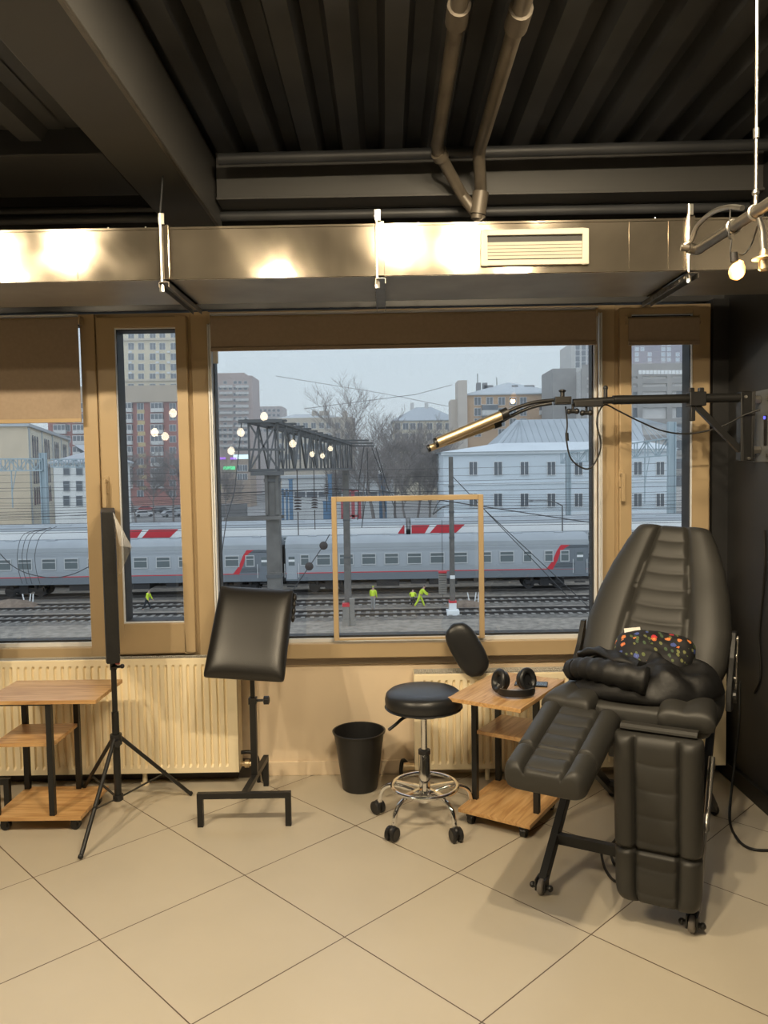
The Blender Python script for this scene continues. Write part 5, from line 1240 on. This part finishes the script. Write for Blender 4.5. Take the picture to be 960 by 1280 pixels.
# cream block with hipped roof
Y = 230
r, a, b, zt = facade('cream_block', 'cream apartment block with a grey hipped roof, left of the orange brick block', cm('cream render', (.62,.56,.42)), 491, 572, 525, Y, 16, cols=(497, 507, 516, 525, 537, 549, 560), rows=(533, 546, 559, 572), ww=1.7, wh=2.0)
hiproof(r, a.x, b.x, Y, Y+16, zt, az(525, 509, Y+8)-zt, cm('blue grey roof', (.40,.44,.47)))
for px in (515, 533): p = at(px, 508, Y+8); MB().b2((p.x-.5, Y+7, zt+2), (p.x+.5, Y+9, p.z+1)).build('chimney', pale, r)
# orange brick block
Y = 185
ob = cm('orange brick', (.52,.35,.21), .08, 2)
r, a, b, zt = facade('orange_block', 'orange brick apartment block with a pale hipped roof in the middle of the skyline', ob, 583, 703, 492, Y, 18, cols=(597, 612, 627, 641, 654, 684), rows=(501.5, 515, 528, 541), ww=1.6, wh=1.9, xskip=lambda x, y: x == 612 and y > 505)
hiproof(r, a.x, b.x, Y, Y+18, zt, az(640, 478, Y+9)-zt, cm('pale seam roof', (.46,.50,.52)), inset=11)
MB().b2((ax(572, 500, Y), Y-1, GZ), (ax(583.5, 500, Y), Y+6, az(578, 476, Y))).build('stair_tower', cm('pale brick tower', (.56,.50,.43)), r)
MB().b2((ax(564, 500, Y), Y+1, GZ), (ax(572, 500, Y), Y+8, az(568, 499, Y))).build('side_wing', cm('pale side wing', (.55,.48,.40)), r)
for px, w in ((610, 1.1), (606, .5), (643, .7), (661, 1.2), (598, .5)): x = ax(px, 480, Y+6); MB().b2((x-w, Y+5, zt+.6), (x+w, Y+7, az(px, 479 if w < .6 else 482, Y+6))).build('chimney', cm('dark roof box %d' % px, (.22,.22,.22)), r)
for px, py in ((612, 512), (612, 525), (684, 512)):
    p = at(px, py, Y); m = MB(); m.mat(0).b2((p.x-1.9, Y-1.1, p.z-1.2), (p.x+1.9, Y, p.z-.2)); m.mat(1).b2((p.x-1.85, Y-1.0, p.z-.2), (p.x+1.85, Y, p.z+1)); m.mat(0).b2((p.x-1.9, Y-1.1, p.z+1), (p.x+1.9, Y, p.z+1.15)); m.build('balcony', [pale, M['win_glass']], r)
for px, y0, y1 in ((597, 490, 467), (621, 478, 472)):
    x = ax(px, 480, Y+8); MB().cyl((x, Y+8, zt), (x, Y+8, az(px, y1, Y+8)), .10, seg=6).build('antenna', L_, r)
# grey concrete frame building and towers behind it
Y = 165
gc = cm('grey concrete frame', (.30,.29,.275), .08, .6); gp = cm('pale infill panel', (.55,.54,.52), .06, 1)
r = empty('concrete_frame_building', (ax(780, 500, Y), Y, GZ), 'grey concrete frame building with pale panels, right of the middle mullion', 'building')
xa, xb = ax(729, 480, Y), ax(905, 480, Y); zt = az(790, 460, Y)
MB().b2((xa, Y, GZ), (xb, Y+18, zt)).build('walls', gp, r)
MB().b2((ax(698.5, 480, Y), Y+6, GZ), (xa, Y+18, az(715, 456, Y))).build('side_block', gc, r)
for px in (729.5, 745, 770, 787, 799, 836, 861, 888): x = ax(px, 500, Y); MB().b2((x-.55, Y-.5, GZ), (x+.55, Y+.2, zt)).build('frame_column', gc, r)
for py in (463, 477, 487, 507, 527, 547, 567, 590): z = az(790, py, Y); h_ = 1.3 if py == 463 else .5; MB().b2((xa-.2, Y-.45, z-h_), (xb, Y+.15, z+h_)).build('floor_band', gc, r)
for k, px in enumerate(rng(800, 860, 14)): p = at(px, 465, Y); MB().b2((p.x-.45, Y-.6, p.z-.5), (p.x+.2, Y-.4, p.z+.3)).build('parapet_opening', M['train_white'], r)
for px in (792, 852): 
    for py in (495, 515, 537, 557, 580, 601): p = at(px, py, Y); MB().b2((p.x-1.1, Y-.15, p.z-1.1), (p.x+1.1, Y, p.z+1.1)).build('window', M['win_glass'], r)
Y = 280
facade('beige_tower', 'faint beige tower at the right edge of the big window', cm('beige tower panel', (.50,.49,.46)), 714, 752, 428, Y, 18, cols=(722, 729.5, 737, 745), rows=rng(434, 456, 4), ww=1.7, wh=2.2, wkind=0)
Y = 300
facade('purple_tower', 'greyish purple tower at the top of the narrow right window', cm('purple grey cladding', (.27,.25,.30), .08, .3), 780, 905, 405, Y, 20, cols=(796, 803, 812, 829, 836, 847, 855, 862), rows=(430, 436.5, 443, 449.5, 456), ww=1.5, wh=1.5, wkind=0, glass=cm('pale tower glass', (.55,.62,.68)), xskip=lambda x, y: (int(x*3+y*7) % 5) < 2)
# long pale blue building
Y = 100
r, a, b, zt = facade('pale_blue_building', 'long pale blue building with a grey metal roof, behind the right half of the trains', cm('pale blue render', (.60,.67,.72), .03, .3), 554, 842, 563, Y, 14, cols=(591.5, 622.5, 655.5, 689, 723, 757, 797, 825), rows=(585.5, 625), ww=1.10, wh=1.75, wkind=2)
MB().b2((a.x-.3, Y-.35, zt-.35), (b.x+.3, Y, zt)).b2((a.x, Y-.12, az(650, 604, Y)-.12), (b.x, Y, az(650, 604, Y)+.1)).b2((a.x, Y-.10, GZ), (b.x, Y, az(650, 641, Y))).build('cornice', cm('pale cornice', (.66,.71,.74)), r)
rl_ = cm('light seam metal roof', (.56,.61,.64), .05, .3); rd_ = cm('grey seam metal roof', (.36,.40,.43), .06, .3)
z1 = zt+1.15
MB().add([(a.x-.5, Y-.6, zt), (b.x+.5, Y-.6, zt), (b.x-2.5, Y+4.0, z1), (a.x+7.5, Y+4.0, z1), (a.x-.5, Y+14, zt), (b.x+.5, Y+14, zt)], [(0,1,2,3), (0,3,4), (1,5,2), (3,2,5,4), (0,4,5,1)]).build('lower_roof', rl_, r)
xa, xb = ax(585, 548, Y+4), b.x-2.5; zr = az(690, 524, Y+10)
MB().add([(a.x+7.4, Y+4.0, z1-.05), (b.x-2.4, Y+4.0, z1-.05), (ax(800, 525, Y+10), Y+10, zr), (ax(645, 525, Y+10), Y+10, zr), (a.x+7.4, Y+16, z1-.05), (b.x-2.4, Y+16, z1-.05)], [(0,1,2,3), (0,3,4), (1,5,2), (3,2,5,4), (0,4,5,1)]).build('upper_roof', rd_, r)
sm_ = MB()
for k in range(34): x = a.x+8+k*.9; sm_.bar((x, Y+4.0, z1), (min(max(x, ax(650, 525, Y+10)), ax(798, 525, Y+10)), Y+9.9, zr), .06)
sm_.build('roof_seams', rd_, r)
# low white shed, blue posts, red frame behind the portal
Y = 150
r, a, b, zt = facade('white_shed', 'low white industrial shed behind the lattice portal', cm('white shed panel', (.56,.58,.58), .05, .5), 352, 492, 597, Y, 12, cols=rng(360, 480, 9), rows=(618,), ww=2.2, wh=1.2, wkind=0)
MB().b2((a.x-.4, Y-.4, zt), (b.x+.4, Y+12.4, zt+.5)).build('roof', M['flash'], r)
blue = cm('blue paint', (.10,.20,.32)); red = cm('faded red paint', (.42,.08,.09))
for k, (px, y0, w) in enumerate(((353, 612, .3), (358, 612, .3), (363, 600, .55), (412, 594, .6), (478, 594, 1.2))):
    p = at(px, y0, 125); tag(MB().b2((p.x-w/2, 125, GZ), (p.x+w/2, 125.5, p.z)).b2((p.x-w*.7, 124.9, p.z), (p.x+w*.7, 125.6, p.z+.15)).build('blue_post', blue), 'blue post in front of the white shed, %s of five' % ('leftmost', 'second from the left', 'third from the left', 'fourth from the left', 'rightmost and widest')[k], 'post', 'blue posts')
p = at(408, 627, 118); bb = tag(MB().b2((p.x-.5, 118, GZ), (p.x+.5, 118.6, p.z)).b2((p.x-.58, 117.9, p.z), (p.x+.58, 118.7, p.z+.1)).build('blue_cabinet', blue), 'blue cabinet left of the wooden frame, behind the trains', 'cabinet')
rf = empty('red_frame', at(440, 650, 116), 'faded red steel frame with panels behind the far portal column', 'frame')
for px in (428, 435, 441, 449): p = at(px, 612 if px in (435, 441) else 622, 116); MB().bar((p.x, 116, GZ), (p.x, 116, p.z), .5, .3).build('post', red, rf)
for py in (613, 622, 645, 652): MB().bar(at(428, py, 116), at(449, py, 116), .3, .3).build('beam', red, rf)
# street shop with lit signs
Y = 215
r, a, b, zt = facade('corner_shop', 'brown shop building with small lit signs left of the lattice portal', cm('brown shop render', (.36,.27,.20)), 272, 312, 570, Y, 10, cols=(300, 306), rows=(585, 596), ww=1.5, wh=1.8)
M['neon_p'] = mat('purple lit sign', (.3,.1,.5), .4, emit=(.45,.15,1), es=.7); M['neon_w'] = mat('pale lit sign', (.6,.8,.8), .4, emit=(.75,.95,1), es=.9); M['neon_g'] = mat('green lit sign', (.1,.5,.2), .4, emit=(.1,.9,.35), es=.8)
for px, py, w, h, k in ((277, 573, 1.1, .3, 'neon_p'), (301, 571, 2.0, .6, 'neon_w'), (286.5, 585, 1.6, .45, 'neon_g'), (292, 573, .9, .3, 'neon_p')): p = at(px, py, Y-.4); MB().b2((p.x-w, Y-.5, p.z-h), (p.x+w, Y-.3, p.z+h)).build('lit_sign', M[k], r)
p = at(273, 609, 120); tag(MB().b2((p.x-.35, 120, p.z-.35), (p.x+.35, 120.08, p.z+.35)).cyl((p.x, 120.12, GZ), (p.x, 120.12, p.z+.3), .05, seg=8).build('bus_stop_sign', mat('yellow sign', (.65,.68,.10), .5)), 'small yellow sign on a post at the left edge of the big window', 'sign')

# ---- bare trees
M['bark'] = mat('bare grey brown branches', (.25,.225,.21), .95)
def tree(X, Y, H, seed, label, spread=.62, levels=5, base=GZ, group='bare trees', trunk=.0):
    rd = random.Random(seed); r = empty('bare_tree', (X, Y, base), label, 'tree', group); tr, cr = MB(), MB()
    def grow(p, d, L, rad, lv):
        mb = tr if lv == levels else cr; n = 4; pts = [p]; rs = [rad]; q = p; dd = d.copy(); kids = []
        for i in range(n):
            dd = (dd+V((rd.uniform(-1,1), rd.uniform(-1,1), rd.uniform(-.3,.7)))*.16).normalized(); q = q+dd*(L/n); pts.append(q); rs.append(rad*(1-.16*(i+1)))
            if lv > 0 and (i >= 1 or lv < levels): kids.append((q, dd.copy(), rs[-1]))
        mb.tube(pts, rs, 5 if lv > 2 else 3)
        if lv == 0: return
        for q, dk, rk in kids:
            for _ in range(2 if lv > 1 else 2):
                a = rd.uniform(0, 2*PI); o = V((math.cos(a), math.sin(a), rd.uniform(-.1, .6)))
                grow(q, (dk*(1-spread)+o*spread).normalized(), L*rd.uniform(.42, .66), max(rk*.52, .022), lv-1)
    grow(V((X, Y, base)), V((0,0,1)), H*.62, H*.017, levels)
    tr.build('trunk', M['bark'], r); cr.build('branches', M['bark'], r); return r
TREES = [(466, 497, 124, 1, 'tallest bare tree, rising above the far end of the portal', .45), (449, 540, 132, 2, 'bare tree just left of the tallest one', .5), (480, 528, 118, 3, 'bare tree just right of the tallest one', .5), (494, 524, 127, 14, 'bare tree in front of the left edge of the cream block', .5), (507, 540, 114, 4, 'bare tree in front of the cream block, left of the middle', .5), (520, 532, 122, 5, 'bare tree in front of the middle of the cream block', .5), (533, 536, 116, 15, 'bare tree in front of the cream block, right of the middle', .5), (547, 541, 112, 6, 'bare tree beside the left end of the pale blue building', .5),
    (167, 563, 150, 7, 'bare tree left in the narrow left window', .55), (190, 566, 158, 8, 'bare tree in the middle of the narrow left window', .55), (214, 556, 155, 9, 'bare tree right in the narrow left window', .55), (281, 580, 150, 10, 'bare tree in front of the brown shop', .55), (414, 578, 138, 11, 'bare tree behind the middle of the portal', .55)]
for px, py, Y, sd, lab, sp in TREES:
    p = at(px, py, Y); tree(p.x, Y, (p.z-GZ)*.92, sd, lab, sp, 4)
# ---- parked cars
M['tyre'] = mat('tyre', (.02,.02,.02), .9); M['car_glass'] = mat('car glass', (.05,.06,.07), .1)
def car(px, py, col, label, van=False, rot=0, Y=None):
    p = onz(px, py, GZ)
    r = empty('parked_car', (0,0,0), label, 'car', 'parked cars'); L, W = (4.4, 1.75) if not van else (5.2, 1.95)
    pm = mat('car paint '+label[:12], col, .3)
    if van: side = [(-2.6,.35),(-2.6,2.1),(-2.5,2.25),(1.5,2.25),(2.1,1.35),(2.6,1.15),(2.6,.35)]
    else: side = [(-2.2,.35),(-2.22,.85),(-1.9,.95),(-1.35,1.42),(.25,1.45),(.95,.98),(1.95,.85),(2.2,.65),(2.2,.35)]
    MB().prism([(x, -W/2, z) for x, z in side], (0, W, 0)).build('body', pm, r, bevel=.05)
    g = [(-1.72,.98),(-1.28,1.36),(.20,1.38),(.78,.98)] if not van else [(.6,1.35),(.6,2.05),(1.45,2.05),(1.95,1.35)]
    MB().prism([(x, -W/2-.01, z) for x, z in g], (0, W+.02, 0)).build('side_windows', M['car_glass'], r)
    if not van: MB().add([(.34,-W/2+.12,1.43),(.34,W/2-.12,1.43),(.96,W/2-.1,1.0),(.96,-W/2+.1,1.0)], [(0,1,2,3)]).build('windscreen', M['car_glass'], r)
    for x in (-1.35, 1.4):
        for y in (-W/2+.08, W/2-.08): MB().cyl((x, y-.12, .32), (x, y+.12, .32), .32, seg=16).build('wheel', M['tyre'], r, smooth=40)
    r.location = (p.x, p.y, GZ); r.rotation_euler = (0, 0, rot)
wh, dk, rd_c, si = (.72,.73,.74), (.06,.065,.07), (.40,.04,.04), (.42,.44,.46)
for a in ((180, 646, wh, 'white parked car in the middle of the narrow left window', False, .5), (163, 641, dk, 'dark parked car at the left of the narrow left window', False, .4), (184, 639, rd_c, 'red parked car behind the white one in the narrow left window', False, .3), (202, 641, dk, 'dark parked car right of the red one in the narrow left window', False, 1.2), (214, 646, si, 'silver parked car at the right of the narrow left window', False, .7), (226, 641, (.55,.60,.62), 'pale parked car far right in the narrow left window', False, .2),
          (20, 640, wh, 'white parked car beside the gantry column in the left window', False, .1), (2, 638, (.70,.72,.70), 'pale parked car at the left edge of the left window', False, .1), (92, 641, (.55,.63,.66), 'pale blue parked car in front of the white house', False, .05), (105, 646, (.40,.16,.18), 'dull red parked car right of the pale blue one', False, .1), (17, 648, (.12,.13,.14), 'dark parked car behind the orange barriers', False, .1), (275, 642, si, 'silver parked car at the left edge of the big window', False, .1)): car(*a)
p = onz(289, 651, GZ)
tk = empty('box_truck', (p.x, p.y, GZ), 'grey box truck parked left of the near portal column', 'truck')
MB().b2((p.x-2.0, p.y, GZ+.7), (p.x+2.9, p.y+2.3, GZ+3.3)).build('cargo_box', cm('grey truck box', (.20,.20,.20)), tk, bevel=.04)
MB().prism([(p.x-3.9, p.y, GZ+.5), (p.x-3.9, p.y, GZ+1.5), (p.x-3.4, p.y, GZ+2.5), (p.x-2.1, p.y, GZ+2.6), (p.x-2.1, p.y, GZ+.5)], (0, 2.2, 0)).build('cab', cm('white cab', (.6,.6,.6)), tk, bevel=.04)
for x in (-3.1, 1.8): 
    for y in (.15, 2.1): MB().cyl((p.x+x, p.y+y-.13, GZ+.42), (p.x+x, p.y+y+.13, GZ+.42), .42, seg=16).build('wheel', M['tyre'], tk, smooth=40)
orange = cm('orange barrier paint', (.62,.12,.06)); yellow = cm('yellow barrier paint', (.66,.42,.06))
for k, (x0, x1, py, c, h, lab) in enumerate(((-6, 26, 645, yellow, 1.0, 'yellow barrier at the left edge of the left window'), (27, 44, 645, orange, 1.2, 'orange barrier just left of the gantry column, rear one'), (27, 51, 660, orange, 1.1, 'long orange barrier just left of the gantry column, front one'), (-8, 14, 660, red, 1.9, 'red barrier at the left edge of the left window'), (57, 80, 656, orange, 2.2, 'tall orange frame barrier right of the gantry column'), (56, 88, 661, red, .7, 'low red barrier right of the gantry column'))):
    p = onz(x0, py, GZ); q = onz(x1, py, GZ); q.y = p.y; q.z = p.z
    r = empty('road_barrier', p.lerp(q, .5), lab, 'barrier', 'road barriers'); MB().b2(p+V((0,0,h*.55)), q+V((0,.12,h))).build('board', c, r); MB().b2(p+V((0,.2,h*.15)), q+V((0,.32,h*.4))).build('board', c, r)
    for t_ in (0, .33, .66, 1): s_ = p.lerp(q, t_); MB().b2(s_+V((-.08,-.1,0)), s_+V((.08,.3,h))).build('post', c, r)

# ---- track workers
SKINM = mat('skin', (.45,.28,.20), .6); HV = mat('yellow high visibility cloth', (.62,.80,.05), .8); DKC = mat('dark work trousers', (.035,.038,.045), .9); GYC = mat('grey work trousers', (.30,.30,.29), .9); HAIR = mat('dark cap', (.04,.04,.045), .9)
def skinobj(name, parent, pts, edges, rad, m, lv=1):
    me = bpy.data.meshes.new(name); me.from_pydata([V(p)-ORG[parent.name] for p in pts], edges, []); me.materials.append(m)
    o = bpy.data.objects.new(name, me); COL.objects.link(o); o.parent = parent
    o.modifiers.new('skin', 'SKIN'); sv = me.skin_vertices[0].data
    for i, r in enumerate(rad): sv[i].radius = (r, r)
    sv[0].use_root = True
    s = o.modifiers.new('subsurf', 'SUBSURF'); s.levels = s.render_levels = lv
    return o
def worker(px, py, label, face, bend, legs, arms, hood, trousers, k=1.0):
    b = onz(px, py, GZ); rt = empty('person', b, label, 'person')
    f = V((math.cos(face), math.sin(face), 0)); s = V((-f.y, f.x, 0)); up = V((0,0,1))
    def dirv(a): return f*math.sin(a)-up*math.cos(a)                  # 0 straight down, positive forward
    lo = []; hipz = 0
    for hip, knee in legs:
        hipz = max(hipz, .43*math.cos(hip)+.44*math.cos(hip-knee)+.07)
    pel = b+up*hipz*k; sp = f*math.sin(bend)+up*math.cos(bend)
    chest = pel+sp*.32*k; neck = pel+sp*.52*k; hd = (sp*.6+up*.4+f*.12*math.sin(bend)).normalized(); head = neck+hd*.16*k; crown = neck+hd*.27*k
    P = [pel, pel+sp*.16*k, chest, neck, neck+hd*.08*k, head, crown]; E = [(0,1),(1,2),(2,3),(3,4),(4,5),(5,6)]; Rr = [.13,.125,.15,.065,.058,.098,.07]
    P += [head+f*.095*k-up*.005]; E += [(5,7)]; Rr += [.018]           # nose
    T, TE, TR = [pel+up*.02, pel+sp*.1*k], [(0,1)], [.155, .145]
    J, JE, JR = [chest-sp*.30*k, chest-sp*.12*k, chest, neck-sp*.03*k], [(0,1),(1,2),(2,3)], [.165, .16, .175, .085]
    for sg, (hip, knee) in zip((1, -1), legs):
        hj = pel+s*(sg*.09*k)-up*.03; kn = hj+dirv(hip)*.43*k; an = kn+dirv(hip-knee)*.44*k; toe = an+f*.15*k-up*.03
        i = len(P); P += [hj, kn, an, toe]; E += [(0,i),(i,i+1),(i+1,i+2),(i+2,i+3)]; Rr += [.085,.06,.042,.04]
        i = len(T); T += [hj, kn, an+up*.04]; TE += [(0,i),(i,i+1),(i+1,i+2)]; TR += [.105,.078,.068]
    for sg, (sh, el) in zip((1, -1), arms):
        sj = neck-sp*.07*k+s*(sg*.19*k); ej = sj+dirv(sh)*.29*k+s*sg*.03; wj = ej+dirv(sh+el)*.25*k; hv = dirv(sh+el+.2); pm = wj+hv*.07*k
        i = len(P); P += [sj, ej, wj, pm]; E += [(3,i),(i,i+1),(i+1,i+2),(i+2,i+3)]; Rr += [.055,.043,.030,.033]
        for q, ln in ((-.03,.075),(-.01,.09),(.012,.085),(.032,.065)):
            j = len(P); P += [pm+s*q*k+hv*.03*k, pm+s*q*1.15*k+hv*ln*k]; E += [(i+3,j),(j,j+1)]; Rr += [.010,.008]
        j = len(P); P += [wj+hv*.05*k-s*sg*.045*k, wj+hv*.09*k-s*sg*.06*k]; E += [(i+3,j),(j,j+1)]; Rr += [.011,.009]
        i = len(J); J += [sj, ej, wj-dirv(sh+el)*.02]; JE += [(3,i),(i,i+1),(i+1,i+2)]; JR += [.078,.062,.05]
    skinobj('body', rt, P, E, [r*k for r in Rr], SKINM); skinobj('trousers', rt, T, TE, [r*k for r in TR], trousers); skinobj('jacket', rt, J, JE, [r*k for r in JR], HV)
    skinobj('hood' if hood else 'cap', rt, [head+hd*.02*k-f*.02, crown+hd*.015*k-f*.01], [(0,1)], [.118*k if hood else .108*k, .075*k], HV if hood else HAIR)
worker(184, 763, 'person in yellow vest and dark trousers walking by the track, narrow left window', -.1, .35, ((.35,.1),(-.30,.25)), ((.3,.3),(-.1,.5)), False, DKC, .93)
worker(466.5, 763, 'person in yellow hooded jacket and grey trousers standing with back turned', 1.3, .12, ((.06,.0),(-.04,.05)), ((.2,.4),(.1,.5)), True, GYC)
worker(516, 758, 'person in yellow vest kneeling, left of the working pair', 1.5, .75, ((1.1,1.9),(.9,1.9)), ((.9,.3),(.8,.4)), False, DKC)
worker(525, 759, 'person in yellow workwear bending forward, right of the working pair', .0, .55, ((.45,.15),(-.40,.15)), ((.7,.4),(.5,.6)), False, HV)

# ---- winter haze over the town
hz_ = bpy.data.materials.new('winter haze'); hz_.use_nodes = True; N = hz_.node_tree.nodes; N.remove(N['Principled BSDF'])
vs0 = N.new('ShaderNodeVolumeScatter'); vs0.inputs['Density'].default_value = .0016; vs0.inputs['Color'].default_value = (.96,.98,1,1); vs0.inputs['Anisotropy'].default_value = .2
hz_.node_tree.links.new(vs0.outputs[0], N['Material Output'].inputs['Volume'])
tag(MB().b2((-330, 66.5, GZ-.2), (330, 420, 75)).build('winter_haze', hz_, fix=True), 'thin grey winter haze hanging over the town beyond the trains', 'haze', kind='stuff')

# ================================================================== sky, added fill sun, view
W = bpy.data.worlds.new('overcast sky'); SC.world = W; W.use_nodes = True; N = W.node_tree.nodes; L = W.node_tree.links
bgn = N['Background']; tc = N.new('ShaderNodeTexCoord'); sx = N.new('ShaderNodeSeparateXYZ'); L.new(tc.outputs['Generated'], sx.inputs[0])
rp = N.new('ShaderNodeValToRGB'); e = rp.color_ramp.elements; e[0].position = 0; e[0].color = (.72,.82,.87,1); e[1].position = 1; e[1].color = (.78,.90,1.05,1)
k = e.new(.12); k.color = (.69,.82,.89,1); k = e.new(.25); k.color = (.64,.78,.89,1); k = e.new(.45); k.color = (.70,.82,.97,1)
L.new(sx.outputs['Z'], rp.inputs['Fac']); L.new(rp.outputs['Color'], bgn.inputs['Color']); bgn.inputs['Strength'].default_value = 1.17
sl_ = bpy.data.lights.new('facade_fill_sun', 'SUN'); sl_.energy = 1.0; sl_.angle = math.radians(120); sl_.color = (.92,.97,1); so = bpy.data.objects.new('facade_fill_sun', sl_); COL.objects.link(so)  # wide soft sun added from behind to lift the building fronts
so.rotation_euler = V((.15, .8, -.75)).to_track_quat('-Z', 'Y').to_euler(); so.location = (0, -20, 30)
vs_ = SC.view_settings; vs_.view_transform = 'Standard'; vs_.look = 'None'; vs_.exposure = 0; vs_.gamma = 1; vs_.use_curve_mapping = False
SC.display_settings.display_device = 'sRGB'
SC.cycles.max_bounces = 8; SC.cycles.diffuse_bounces = 4; SC.cycles.glossy_bounces = 4; SC.cycles.transparent_max_bounces = 12; SC.cycles.sample_clamp_indirect = 6
